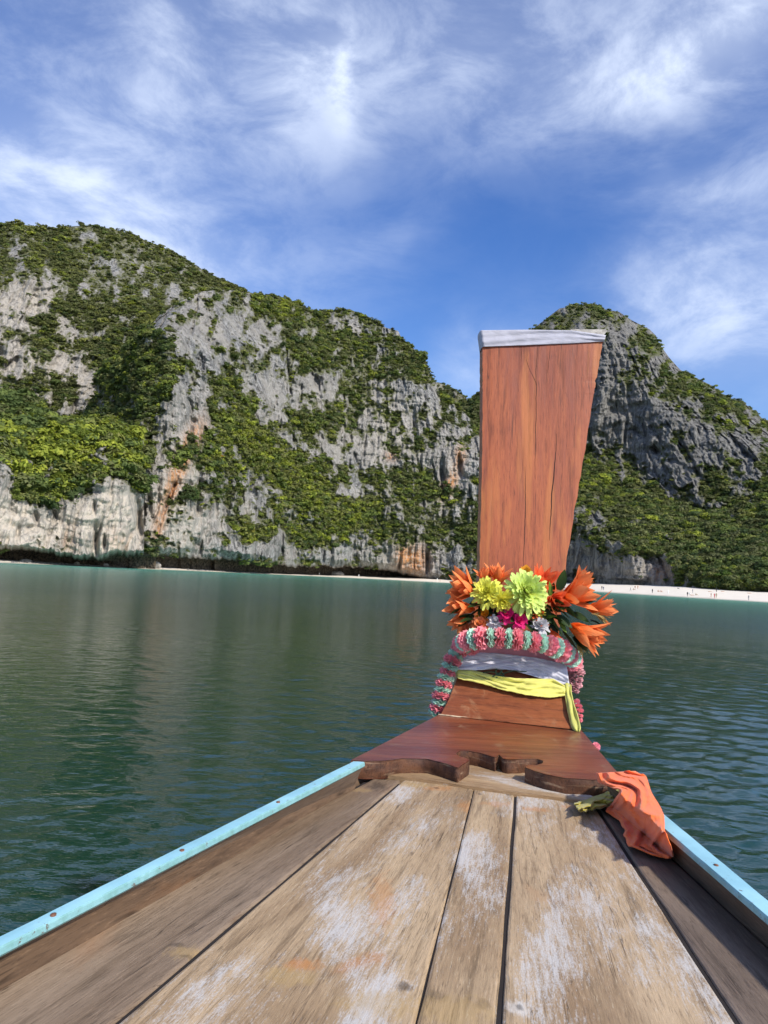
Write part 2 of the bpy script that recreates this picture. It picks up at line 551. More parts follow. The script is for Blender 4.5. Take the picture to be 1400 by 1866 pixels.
# --- main cliff with its spur
S2 = relief('cliff', [
    [(150, 1006, 300), (215, 1006, 308), (255, 1010, 296), (300, 1011, 312), (400, 1016, 345), (450, 1021, 362), (500, 1028, 385), (560, 1028, 415), (650, 1031, 452), (720, 1040, 470),
     (760, 1050, 472), (800, 1056, 470), (880, 1062, 450), (1000, 1066, 420)],
    [(150, 900, 340), (215, 880, 330), (255, 880, 306), (300, 870, 318), (400, 890, 352), (500, 900, 395), (650, 930, 462), (800, 960, 478), (880, 980, 470), (1000, 990, 470)],
    [(150, 800, 380), (215, 760, 362), (255, 740, 338), (310, 700, 330), (400, 745, 366), (500, 760, 425), (650, 790, 492), (800, 820, 490), (880, 850, 490), (1000, 900, 500)],
    [(150, 790, 400), (165, 770, 400), (180, 690, 395), (225, 652, 375), (263, 613, 358), (310, 610, 352), (400, 640, 385), (500, 640, 455), (650, 650, 520), (750, 690, 515), (800, 740, 510), (880, 800, 515), (1000, 880, 520)],
    [(150, 788, 405), (165, 768, 405), (180, 686, 402), (225, 648, 390), (263, 609, 385), (290, 575, 390), (330, 548, 400), (370, 531, 420), (400, 528, 440), (440, 529, 470), (473, 537, 490), (515, 542, 520), (548, 554, 540), (571, 568, 555),
     (588, 569, 560), (637, 563, 565), (663, 575, 560), (693, 588, 555), (703, 597, 552), (726, 603, 548), (732, 617, 545), (755, 636, 540), (775, 650, 535), (778, 665, 532), (788, 688, 530), (800, 705, 528),
     (818, 728, 525), (841, 747, 525), (861, 767, 525), (877, 780, 525), (930, 815, 525), (1000, 860, 530)],
], 150, 1000, 1.45, 0.74, [
    (335, 605, 75, 55, -20, -0.85), (470, 665, 70, 60, 40, -0.5), (530, 735, 50, 40, 30, -0.4), (350, 760, 45, 80, 20, -1.0), (285, 930, 45, 90, 10, -1.0),
    (385, 945, 55, 70, 0, -0.75), (470, 905, 22, 45, 10, -0.7), (690, 785, 95, 50, -10, -0.65), (610, 825, 50, 22, 0, -0.6), (840, 860, 45, 60, 20, -0.95), (645, 603, 55, 22, 15, -0.6),
    (785, 725, 45, 30, 30, -0.55), (700, 940, 38, 28, 0, -0.6), (460, 1008, 170, 22, 3, -0.8), (640, 1015, 130, 24, 2, -0.7), (750, 1025, 45, 40, 0, -1.2), (810, 1020, 60, 26, 0, -0.6),
    (480, 585, 40, 18, 10, -0.25), (640, 700, 50, 25, 0, -0.2), (430, 610, 30, 30, 0, -0.3), (720, 850, 50, 20, 0, -0.5), (590, 690, 35, 20, 0, -0.35),
    (430, 790, 60, 45, 40, 0.45), (530, 875, 90, 50, 38, 0.5), (640, 930, 70, 40, 20, 0.4), (830, 960, 60, 40, 0, 0.55), (590, 975, 60, 30, 0, 0.35), (235, 730, 45, 80, 20, 0.6),
    (540, 565, 80, 20, 5, 0.3), (700, 640, 70, 40, 25, 0.25), (350, 905, 22, 45, 0, 0.35), (800, 800, 80, 20, 30, 0.15), (440, 980, 40, 28, 0, 0.35), (600, 640, 90, 40, 10, 0.15),
], stains=[(345, 815, 16, 45, 28, 1.0), (318, 880, 12, 60, 22, 0.9), (290, 965, 9, 40, 12, 0.6), (838, 833, 10, 18, 10, 0.9), (818, 885, 11, 26, 25, 1.0), (752, 1022, 26, 26, 0, 1.0), (715, 830, 12, 10, 0, 0.6), (735, 1008, 12, 16, 0, 0.4)],
    pales=[(330, 860, 50, 110, 18, 0.55), (300, 960, 60, 60, 0, 0.45), (390, 950, 60, 60, 0, 0.3), (700, 790, 90, 50, 0, 0.35), (755, 1020, 50, 30, 0, 0.5), (820, 870, 30, 60, 20, 0.3)],
    notch=17.0, carve=[(258, 935, 9, 28, 8, 16), (246, 985, 9, 30, 8, 14), (838, 850, 6, 20, -5, 9), (806, 870, 5, 40, 0, 7), (310, 905, 4, 40, 22, 5), (778, 1030, 4, 25, 0, 7), (728, 1030, 4, 18, 12, 6)])

# --- wooded bluff in front at the left
S3 = relief('bluff', [
    [(-120, 1000, 243), (0, 999, 250), (50, 998, 257), (100, 1008, 264), (150, 1015, 270), (190, 1017, 275), (215, 1006, 279), (262, 1008, 292)],
    [(-120, 860, 250), (0, 845, 256), (50, 880, 262), (100, 890, 268), (150, 880, 274), (200, 870, 280), (240, 845, 288), (262, 870, 300)],
    [(-120, 790, 275), (0, 790, 280), (50, 800, 280), (100, 800, 284), (150, 792, 288), (200, 785, 296), (240, 800, 304), (262, 835, 312)],
    [(-120, 725, 345), (0, 728, 350), (60, 730, 350), (110, 760, 340), (150, 775, 330), (200, 775, 325), (240, 795, 325), (262, 830, 325)],
], -120, 262, 1.7, 0.95, [(60, 960, 260, 62, 0, -1.5), (210, 925, 60, 75, 10, -1.0), (-60, 900, 70, 60, 0, -0.9), (10, 880, 26, 50, 0, -0.7), (110, 760, 60, 16, 10, -0.2), (45, 885, 40, 30, 20, 0.4), (110, 895, 45, 25, 0, 0.5)],
    pales=[(120, 965, 180, 60, 0, 1.0), (215, 940, 50, 80, 0, 0.8), (20, 950, 60, 60, 0, 0.4)], stains=[(125, 985, 14, 25, 0, 0.25), (215, 990, 20, 20, 0, 0.25)],
    notch=17.0, carve=[(190, 985, 4, 16, 0, 4), (100, 935, 4, 14, -30, 3)], big_amp=4.0)

# --- small ridge seen in the saddle
S4 = relief('hill_saddle', [
    [(740, 860, 640), (960, 860, 640)], [(740, 780, 650), (960, 790, 650)],
    [(740, 690, 690), (801, 697, 690), (828, 708, 690), (847, 721, 690), (856, 734, 690), (880, 760, 690), (960, 800, 690)],
], 740, 960, 2.2, 0.75, [(830, 740, 30, 20, 0, -0.4)])

# --- the peak at the right with its wooded apron
S5 = relief('peak', [
    [(820, 1060, 470), (900, 1061, 460), (1000, 1062, 440), (1040, 1063, 425), (1100, 1064, 400), (1180, 1066, 370), (1240, 1069, 345), (1290, 1072, 325), (1340, 1074, 310), (1400, 1078, 300), (1560, 1086, 275)],
    [(820, 1000, 480), (900, 980, 466), (1000, 960, 446), (1050, 945, 428), (1100, 980, 404), (1180, 1008, 376), (1240, 1034, 352), (1290, 1044, 335), (1340, 1040, 325), (1400, 1040, 318), (1560, 1045, 290)],
    [(820, 870, 540), (900, 850, 540), (1000, 830, 535), (1066, 826, 525), (1100, 832, 520), (1152, 836, 510), (1180, 860, 490), (1240, 910, 450), (1290, 930, 430), (1340, 925, 420), (1400, 900, 420), (1560, 920, 400)],
    [(820, 780, 570), (860, 760, 570), (960, 720, 560), (1060, 710, 545), (1100, 700, 535), (1180, 720, 520), (1240, 770, 490), (1300, 790, 470), (1400, 830, 450), (1560, 880, 430)],
    [(820, 765, 590), (860, 735, 600), (900, 690, 605), (960, 630, 600), (1000, 610, 585), (1060, 600, 570), (1100, 605, 562), (1150, 630, 552), (1200, 665, 545), (1240, 700, 535), (1300, 728, 520), (1400, 790, 500), (1560, 860, 480)],
    [(820, 760, 600), (848, 745, 610), (864, 725, 615), (878, 716, 620), (920, 670, 625), (972, 599, 630), (1000, 577, 630), (1020, 562, 630), (1060, 555, 630), (1088, 556, 628), (1104, 564, 625), (1128, 568, 622), (1152, 584, 618), (1184, 600, 612),
     (1196, 612, 610), (1200, 624, 606), (1220, 652, 600), (1240, 674, 595), (1272, 690, 588), (1300, 704, 582), (1320, 722, 578), (1352, 732, 572), (1380, 752, 566), (1400, 776, 560), (1470, 820, 545), (1560, 850, 530)],
], 820, 1560, 1.55, 0.70, [
    (1150, 720, 90, 90, 10, -0.75), (1120, 650, 60, 40, 0, -0.4), (1085, 770, 40, 70, 0, -0.85), (1180, 800, 80, 50, 40, -0.65), (1270, 800, 80, 70, 40, -0.6), (1380, 830, 60, 60, 30, -0.5), (1240, 870, 60, 50, 50, -0.5),
    (1100, 1030, 90, 40, 5, -1.2), (1200, 1048, 60, 24, 8, -1.1), (1055, 960, 26, 40, 0, -0.9), (1090, 600, 80, 18, 5, -0.25),
    (1150, 900, 130, 55, 25, 0.75), (1250, 980, 130, 50, 25, 0.6), (1370, 980, 90, 80, 0, 0.75), (1060, 870, 50, 50, 0, 0.6), (1320, 1050, 60, 20, 0, 0.9),
    (1130, 685, 40, 16, 0, 0.35), (1310, 740, 90, 22, 30, 0.45), (1230, 740, 60, 15, 25, 0.2), (1060, 575, 70, 14, 0, 0.3), (870, 740, 60, 60, 0, 0.7), (1190, 650, 16, 40, 20, 0.3), (1310, 840, 40, 20, 20, 0.3),
], stains=[(1203, 1045, 14, 18, 0, 0.55), (1235, 1048, 12, 10, 0, 0.3)], pales=[(1190, 1045, 70, 22, 0, 0.45), (1100, 1035, 60, 30, 0, 0.2)],
    carve=[(1060, 1052, 40, 7, 4, 8), (1150, 1060, 40, 4, 4, 5), (1092, 745, 10, 80, 8, -6)], relief_amp=1.15, painted_shade=1.0)  # whole peak's rock coloured darker to stand for shaded faces

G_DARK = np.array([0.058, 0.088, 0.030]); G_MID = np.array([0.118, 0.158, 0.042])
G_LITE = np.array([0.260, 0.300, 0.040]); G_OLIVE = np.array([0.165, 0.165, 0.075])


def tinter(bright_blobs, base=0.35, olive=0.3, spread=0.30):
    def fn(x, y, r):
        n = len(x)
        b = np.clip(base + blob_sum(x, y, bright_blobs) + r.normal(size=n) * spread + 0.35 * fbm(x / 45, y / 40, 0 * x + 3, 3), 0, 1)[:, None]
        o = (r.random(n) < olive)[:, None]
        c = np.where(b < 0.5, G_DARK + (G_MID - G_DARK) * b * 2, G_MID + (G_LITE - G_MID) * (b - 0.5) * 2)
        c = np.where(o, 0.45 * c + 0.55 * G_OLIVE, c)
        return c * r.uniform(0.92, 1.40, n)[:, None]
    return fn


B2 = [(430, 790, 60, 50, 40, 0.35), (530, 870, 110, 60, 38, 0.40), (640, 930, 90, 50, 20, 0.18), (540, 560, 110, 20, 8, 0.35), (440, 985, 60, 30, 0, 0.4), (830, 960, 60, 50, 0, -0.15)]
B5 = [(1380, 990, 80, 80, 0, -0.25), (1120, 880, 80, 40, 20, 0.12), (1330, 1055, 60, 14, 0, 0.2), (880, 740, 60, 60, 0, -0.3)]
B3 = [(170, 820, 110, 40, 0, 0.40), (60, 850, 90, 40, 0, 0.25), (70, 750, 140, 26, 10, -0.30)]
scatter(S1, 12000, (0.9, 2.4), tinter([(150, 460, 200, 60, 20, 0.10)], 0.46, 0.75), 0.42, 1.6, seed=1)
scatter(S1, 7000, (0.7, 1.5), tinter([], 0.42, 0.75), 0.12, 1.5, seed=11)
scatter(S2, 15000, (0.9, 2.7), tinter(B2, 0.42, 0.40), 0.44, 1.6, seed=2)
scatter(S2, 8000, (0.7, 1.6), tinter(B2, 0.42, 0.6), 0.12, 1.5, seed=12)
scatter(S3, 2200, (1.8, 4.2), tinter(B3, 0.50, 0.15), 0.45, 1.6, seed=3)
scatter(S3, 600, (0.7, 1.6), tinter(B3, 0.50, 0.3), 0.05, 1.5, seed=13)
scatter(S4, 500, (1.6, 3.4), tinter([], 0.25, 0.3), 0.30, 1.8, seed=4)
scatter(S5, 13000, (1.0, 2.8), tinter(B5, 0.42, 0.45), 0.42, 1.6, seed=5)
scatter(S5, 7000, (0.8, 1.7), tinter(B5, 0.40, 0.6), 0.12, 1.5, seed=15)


def crown_mesh(name, n, seed, leaf=0.17, flat=0.75, clumps=9):
    r = np.random.default_rng(seed)
    cen = r.normal(size=(clumps, 3)); cen /= np.linalg.norm(cen, axis=1)[:, None]
    cen *= r.uniform(0.25, 0.75, clumps)[:, None]; cen[:, 2] = np.abs(cen[:, 2]) * 0.8 - 0.1
    rad = r.uniform(0.28, 0.5, clumps)
    k = r.integers(0, clumps, n)
    d = r.normal(size=(n, 3)); d /= np.linalg.norm(d, axis=1)[:, None]
    d[:, 2] = np.where(d[:, 2] < -0.3, -d[:, 2], d[:, 2])
    p = cen[k] + d * (rad[k] * r.uniform(0.6, 1.08, n))[:, None]
    p[:, 2] *= flat
    nn = d + r.normal(size=(n, 3)) * 0.45 + np.array([0.15, -0.2, 0.6]); nn /= np.linalg.norm(nn, axis=1)[:, None]
    t1 = np.cross(nn, r.normal(size=(n, 3))); t1 /= np.linalg.norm(t1, axis=1)[:, None]
    t2 = np.cross(nn, t1)
    s = leaf * r.uniform(0.6, 1.35, n)[:, None]
    V = np.stack([p - t1 * s, p - t2 * s * 0.6 - nn * s * 0.15, p + t1 * s, p + t2 * s * 0.6 - nn * s * 0.15], 1).reshape(-1, 3)
    return mesh_np(name, V, np.arange(4 * n).reshape(n, 4), smooth=False)


LEAF = leaf_material('foliage')
bush_coll = bpy.data.collections.new('bush_kinds')
for k in range(7):
    me = crown_mesh('bush', 230, 40 + k, leaf=0.15, flat=[0.75, 0.9, 0.65, 1.1, 0.8, 0.7, 0.95][k], clumps=[9, 7, 12, 8, 10, 6, 11][k])
    me.materials.append(LEAF)
    bush_coll.objects.link(bpy.data.objects.new('bush', me))

pts = np.concatenate([s[0] for s in SCATTER]); siz = np.concatenate([s[1] for s in SCATTER]); tin = np.concatenate([s[2] for s in SCATTER])
fm = bpy.data.meshes.new('forest')
fm.vertices.add(len(pts)); fm.vertices.foreach_set('co', pts.astype(np.float32).ravel())
a = fm.attributes.new('size', 'FLOAT', 'POINT'); a.data.foreach_set('value', siz.astype(np.float32))
a = fm.attributes.new('turn', 'FLOAT_VECTOR', 'POINT')
a.data.foreach_set('vector', np.stack([rng.uniform(-.3, .3, len(pts)), rng.uniform(-.3, .3, len(pts)), rng.uniform(0, 6.28, len(pts))], 1).astype(np.float32).ravel())
a = fm.attributes.new('tint', 'FLOAT_COLOR', 'POINT')
a.data.foreach_set('color', np.concatenate([tin, np.ones((len(tin), 1))], 1).astype(np.float32).ravel())
forest = link('forest', fm, None)
ng = bpy.data.node_groups.new('forest', 'GeometryNodeTree')
ng.interface.new_socket('Geometry', in_out='INPUT', socket_type='NodeSocketGeometry')
ng.interface.new_socket('Geometry', in_out='OUTPUT', socket_type='NodeSocketGeometry')
gi = ng.nodes.new('NodeGroupInput'); go = ng.nodes.new('NodeGroupOutput')
m2p = ng.nodes.new('GeometryNodeMeshToPoints')
iop = ng.nodes.new('GeometryNodeInstanceOnPoints')
ci = ng.nodes.new('GeometryNodeCollectionInfo'); ci.inputs['Collection'].default_value = bush_coll
ci.inputs['Separate Children'].default_value = True; ci.inputs['Reset Children'].default_value = True


def named(n, typ):
    x = ng.nodes.new('GeometryNodeInputNamedAttribute'); x.data_type = typ; x.inputs[0].default_value = n
    return [o for o in x.outputs if o.enabled][0]


ng.links.new(gi.outputs[0], m2p.inputs[0]); ng.links.new(m2p.outputs[0], iop.inputs['Points'])
ng.links.new(ci.outputs[0], iop.inputs['Instance']); iop.inputs['Pick Instance'].default_value = True
e2r = ng.nodes.new('FunctionNodeEulerToRotation')
ng.links.new(named('turn', 'FLOAT_VECTOR'), e2r.inputs[0]); ng.links.new(e2r.outputs[0], iop.inputs['Rotation'])
ng.links.new(named('size', 'FLOAT'), iop.inputs['Scale'])
ng.links.new(iop.outputs[0], go.inputs[0])
forest.modifiers.new('scatter', 'NODES').node_group = ng
tag(forest, 'tropical scrub and forest growing over the limestone cliffs', 'forest', kind='stuff')

# ------------------------------------------------------------------ sand
def sand_material():
    m, t, bs = material('sand')
    p = t.pos()
    sp = t.new('ShaderNodeSeparateXYZ'); t.l.new(p, sp.inputs[0])
    wet = t.ramp(t.math('ADD', sp.outputs[2], t.math('MULTIPLY', t.noise(p, 0.08, 3), 0.5)), 0.35, 0.75, lo=1, hi=0)
    col = t.mix(t.noise(p, 0.4, 5), (0.66, 0.60, 0.50), (0.80, 0.74, 0.64))
    col = t.mix(wet, col, (0.42, 0.38, 0.31))
    t.l.new(col, bs.inputs['Base Color']); bs.inputs['Roughness'].default_value = 0.9
    t.l.new(t.bump(t.noise(p, 1.2, 4), 0.4, 0.15), bs.inputs['Normal'])
    return m


sx_ = np.arange(-200, 1640, 8.0)
sd = shore_d(sx_)
bz = np.interp(sx_, [-200, 300, 560, 700, 860, 1080, 1240, 1400, 1640], [0.9, 1.0, 1.0, 2.0, 3.0, 4.0, 4.6, 4.0, 4.0])
bd = np.interp(sx_, [-200, 0, 200, 300, 500, 600, 700, 860, 1000, 1100, 1250, 1400, 1640], [16, 18, 14, 14, 22, 34, 44, 60, 75, 85, 85, 75, 75])
Vs = []
for (q, zq) in ((-0.8, -1.2), (-0.25, -0.35), (0.0, 0.0), (0.12, 0.2), (0.25, 0.34), (0.5, 0.62), (0.8, 0.9), (1.0, 1.0), (1.8, 1.1), (5.0, 1.2)):
    d = sd + bd * q if q > 0 else sd + 45 * q
    z = bz * zq if zq > 0 else 0 * d + zq * 1.5
    y = horizon(sx_) + (CAMZ - z) * FPX / d
    w = at_d(sx_, y, d); w[:, 2] = z + (0.15 * fbm(w[:, 0] / 12, w[:, 1] / 12, 0 * w[:, 0], 3) if q > 0 else 0)
    Vs.append(w)
Vs = np.array(Vs)
SAND = sand_material()
structure(link('beach', mesh_np('beach', Vs.reshape(-1, 3), grid_faces(*Vs.shape[:2])), SAND))

# ------------------------------------------------------------------ water
def water_material():
    m, t, bs = material('sea_water')
    p = t.pos()
    deep = (0.0035, 0.029, 0.019)
    a = t.attr('shallow'); b = t.attr('bright')
    patch = t.noise(t.mapping(p, scale=(0.3, 1, 1)), 0.05, 4)
    col = t.mix(t.math('MULTIPLY', a, t.ramp(patch, 0.3, 0.7, lo=0.65, hi=1.0)), deep, (0.055, 0.23, 0.165))
    col = t.mix(b, col, (0.12, 0.38, 0.29))
    h1 = t.noise(t.mapping(p, scale=(0.55, 1, 1), rot=(0, 0, R(8))), 5.0, 4, 0.55, 0.3)
    h2 = t.noise(t.mapping(p, scale=(0.5, 1, 1), rot=(0, 0, R(-12))), 0.7, 3, 0.5, 0.2)
    far = t.attr('far')
    h = t.math('ADD', t.math('MULTIPLY', h1, t.fmix(far, 0.011, 0.034)), t.math('MULTIPLY', t.math('MULTIPLY', h2, far), 0.11))
    h3 = t.noise(t.mapping(p, scale=(0.6, 1, 1), rot=(0, 0, R(20))), 10.5, 3, 0.5, 0.3)
    h = t.math('ADD', h, t.math('MULTIPLY', t.math('SUBTRACT', 1.0, far), t.math('MULTIPLY', h3, 0.006)))
    nrm = t.bump(h, 1.0, 1.0)
    df = t.new('ShaderNodeBsdfDiffuse'); t.l.new(col, df.inputs[0])
    gl = t.new('ShaderNodeBsdfGlossy'); t.l.new(t.fmix(far, 0.025, 0.16), gl.inputs['Roughness']); t.l.new(nrm, gl.inputs['Normal'])
    gl.inputs[0].default_value = (1, 1, 1, 1)
    fr = t.new('ShaderNodeFresnel'); fr.inputs[0].default_value = 1.42; t.l.new(nrm, fr.inputs[1])
    mx = t.new('ShaderNodeMixShader')     # wave faces hide one another: mean reflectance levels off
    t.l.new(t.math('MINIMUM', fr.outputs[0], t.fmix(far, 0.75, 0.46)), mx.inputs[0])
    t.l.new(df.outputs[0], mx.inputs[1]); t.l.new(gl.outputs[0], mx.inputs[2])
    t.l.new(mx.outputs[0], t.n['Material Output'].inputs[0])
    return m


th = np.concatenate([np.linspace(-math.pi, -0.66, 26)[:-1], np.arange(-0.66, 0.66, 0.0036), np.linspace(0.66, math.pi, 26)])
rr = np.concatenate([[0.02, 0.8, 2.0], 3.0 * np.exp(np.arange(0, 5.4, 0.0058)), [900, 1600, 4000, 9000]])
T, Rr = np.meshgrid(th, rr)
wxx = Rr * np.sin(T); wyy = Rr * np.cos(T)
spacing = Rr * 0.0052
spacing = np.where(np.abs(T) > 0.661, 1e3, spacing)
H = np.zeros_like(wxx); ww = np.random.default_rng(5)
gust = 0.75 + 0.5 * fbm(wxx / 7, wyy / 12, 0 * wxx, 3) + 0.25 * np.clip(wxx / np.maximum(Rr, 1) * 2.5, -1, 1)
for k in range(52):
    lam = 0.075 * (10.0 ** ww.random())
    ang = math.pi / 2 + R(10) + ww.normal() * 0.8
    kx, ky = math.cos(ang) * 2 * math.pi / lam, math.sin(ang) * 2 * math.pi / lam
    slope = 0.037 * ww.uniform(0.5, 1.2) * (1.15 if lam < 0.3 else 0.70)
    amp = slope * lam / (2 * math.pi)
    fade = np.clip((lam / spacing - 3) / 4, 0, 1)
    ph = kx * wxx + ky * wyy + ww.uniform(0, 6.28) + 1.2 * perlin(wxx / (lam * 5), wyy / (lam * 5), 0 * wxx + k)
    s = np.sin(ph)
    H += amp * fade * (s + 0.25 * (s * s - 0.5))
H *= np.clip(gust, 0.3, 1.5)
Vw = np.stack([wxx, wyy, H], -1)
dpx = 700 + FPX * np.tan(np.clip(T, -1.2, 1.2))
dist_sh = shore_d(dpx) - wyy
shallow = np.clip((wyy - 55) / (shore_d(dpx) - 55), 0, 1) ** 0.9
bright = np.exp(-np.clip(dist_sh, 0, None) / 70) * np.interp(dpx, [0, 400, 1400], [0.65, 0.9, 0.7])
far = np.clip((Rr - 8) / 45, 0, 1)
wf = grid_faces(*wxx.shape)
structure(link('sea', mesh_np('sea', Vw.reshape(-1, 3), wf, {'shallow': shallow, 'bright': bright, 'far': far}), water_material()))
# ------------------------------------------------------------------ the boat
ZD = CAMZ - 0.43          # deck
ZB = ZD + 0.037           # top of the red bow board
ZR = ZD + 0.050           # top of the rails


def wood(name, dark, light, along=1.0, paint=0.0, stain=0.0, rough=0.6, spots=(), gscale=1.0, coat=0.0, scuff=None, seed=0.0, streaks=None):
    """UV in metres: u across the grain, v along it"""
    m, t, bs = material(name)
    uv = t.mapping(t.uv(), loc=(seed, seed * 1.7, 0))
    p = t.pos()
    g = t.mapping(uv, scale=(1, 0.075, 1))
    broad = t.noise(t.mapping(uv, scale=(1, 0.16, 1)), 9 * gscale, 4, 0.6, 0.6)
    grain = t.noise(g, 70 * gscale, 6, 0.65, 0.4)
    fine = t.noise(g, 420 * gscale, 4, 0.75)
    col = t.mix(t.ramp(broad, 0.30, 0.70), dark, light)
    col = t.mix(t.ramp(grain, 0.50, 0.66, hi=0.60), col, tuple(c * 0.50 for c in dark))
    col = t.mix(t.ramp(fine, 0.52, 0.68, hi=0.55), col, tuple(c * 0.40 for c in dark))
    col = t.mix(t.ramp(fine, 0.30, 0.46, lo=0.35, hi=0.0), col, tuple(min(1, c * 1.5) for c in light))
    for (sc_, lo_, th_, st_) in ((34 * gscale, 0.035, 0.010, 0.75), (85 * gscale, 0.05, 0.014, 0.5)):
        ln = t.noise(t.mapping(uv, scale=(1, lo_, 1), loc=(sc_, 2, 0)), sc_, 3, 0.6, 0.2)
        gate = t.ramp(t.noise(t.mapping(uv, scale=(1, 0.3, 1), loc=(sc_, 5, 0)), 16, 3), 0.45, 0.60)
        line = t.ramp(t.math('ABSOLUTE', t.math('SUBTRACT', ln, 0.5)), 0.0, th_, lo=st_, hi=0.0)
        col = t.mix(t.math('MULTIPLY', line, gate), col, tuple(c * 0.22 for c in dark))
    if stain:
        sn = t.noise(t.mapping(uv, scale=(1, 0.35, 1), loc=(3, 1, 0)), 7, 5, 0.6, 0.8)
        col = t.mix(t.ramp(sn, 0.60, 0.75, hi=stain), col, (0.42, 0.17, 0.05))
        sn2 = t.noise(t.mapping(uv, scale=(1, 0.5, 1), loc=(9, 4, 0)), 11, 5, 0.6, 0.5)
        col = t.mix(t.ramp(sn2, 0.68, 0.80, hi=stain * 1.4), col, (0.05, 0.035, 0.025))
    if paint:
        a = t.noise(t.mapping(uv, scale=(1, 0.34, 1), loc=(5, 7, 0)), 9.0, 5, 0.62, 0.4)
        b = t.noise(t.mapping(uv, scale=(1, 0.13, 1), loc=(1, 2, 0)), 210, 4, 0.75, 0.2)
        c = t.noise(t.mapping(uv, scale=(1, 0.4, 1)), 520, 2, 0.7)
        w = t.math('ADD', t.math('MULTIPLY', a, 1.5), t.math('ADD', t.math('MULTIPLY', b, 0.75), t.math('MULTIPLY', c, 0.45)))
        k = t.ramp(w, 1.40 - 0.12 * (paint - 1), 1.70 - 0.12 * (paint - 1), hi=0.80)
        col = t.mix(k, col, (0.53, 0.52, 0.505))
        d = t.noise(t.mapping(uv, scale=(1, 0.10, 1), loc=(8, 3, 0)), 260, 3, 0.7)
        col = t.mix(t.ramp(d, 0.60, 0.72, hi=0.55), col, (0.55, 0.46, 0.33))
        e = t.noise(t.mapping(uv, scale=(1, 0.25, 1), loc=(2, 9, 0)), 5, 5, 0.65, 0.5)
        col = t.mix(t.ramp(e, 0.52, 0.72, hi=0.45), col, tuple(x * 0.55 for x in dark))
    if streaks:
        a = t.noise(t.mapping(uv, scale=(1, 0.09, 1), loc=(2, 5, 0)), 20, 4, 0.6, 0.3)
        col = t.mix(t.ramp(a, 0.50, 0.66, hi=0.55), col, streaks[0])
        b = t.noise(t.mapping(uv, scale=(1, 0.10, 1), loc=(6, 1, 0)), 16, 4, 0.6, 0.3)
        col = t.mix(t.ramp(b, 0.50, 0.64, hi=0.45), col, streaks[1])
    if scuff:
        a = t.noise(uv, 14, 6, 0.7, 0.6)
        col = t.mix(t.ramp(a, 0.54, 0.70, hi=0.55), col, scuff)
    for (x, y, rx, ry, cc, st) in spots:
        sp = t.new('ShaderNodeSeparateXYZ'); t.l.new(p, sp.inputs[0])
        wob = t.math('MULTIPLY', t.math('SUBTRACT', t.noise(t.mapping(p, scale=(1, 0.4, 1)), 110, 5, 0.7), 0.5), 2.6)
        dx = t.math('MULTIPLY', t.math('SUBTRACT', sp.outputs[0], float(x)), 1 / rx)
        dy = t.math('MULTIPLY', t.math('SUBTRACT', sp.outputs[1], float(y)), 1 / ry)
        d = t.math('SQRT', t.math('ADD', t.math('MULTIPLY', dx, dx), t.math('MULTIPLY', dy, dy)))
        col = t.mix(t.ramp(t.math('ADD', d, wob), 0.35, 1.25, lo=st * 0.75, hi=0), col, cc)
    t.l.new(col, bs.inputs['Base Color'])
    t.l.new(t.ramp(grain, 0.3, 0.7, lo=rough - 0.1, hi=rough + 0.12), bs.inputs['Roughness'])
    bs.inputs['Specular IOR Level'].default_value = 0.35
    if coat:
        bs.inputs['Coat Weight'].default_value = coat; bs.inputs['Coat Roughness'].default_value = 0.28
    hgt = t.math('ADD', t.math('MULTIPLY', grain, 1.0), t.math('MULTIPLY', fine, 0.5))
    t.l.new(t.bump(hgt, 0.55, 0.0022), bs.inputs['Normal'])
    return m


def deckpt(x, y):
    return at_z(x, y, ZD)


def line_ext(p, q, y0, y1):
    """points of the deck line through p,q at depths y0..y1"""
    p = np.array(p); q = np.array(q)
    def f(y):
        k = (y - p[1]) / (q[1] - p[1])
        return p + (q - p) * k
    return f


boat = thing('longtail_boat', (0.1, 1.2, ZD), 'bow of a wooden longtail boat with worn planked deck and tall red prow post', 'boat')

YEND = float(deckpt(860, 1428)[1])
Y0 = 0.30
lines = {
    'L5': line_ext(deckpt(0, 1769), deckpt(673, 1419), 0, 0),
    'G1': line_ext(deckpt(208, 1866), deckpt(735, 1420), 0, 0),
    'G2': line_ext(deckpt(757, 1866), deckpt(863, 1440), 0, 0),
    'G3': line_ext(deckpt(909, 1866), deckpt(940, 1443), 0, 0),
    'G4': line_ext(deckpt(1347, 1866), deckpt(1095, 1481), 0, 0),
    'R5': line_ext(deckpt(1400, 1720), deckpt(1230, 1565), 0, 0),
}


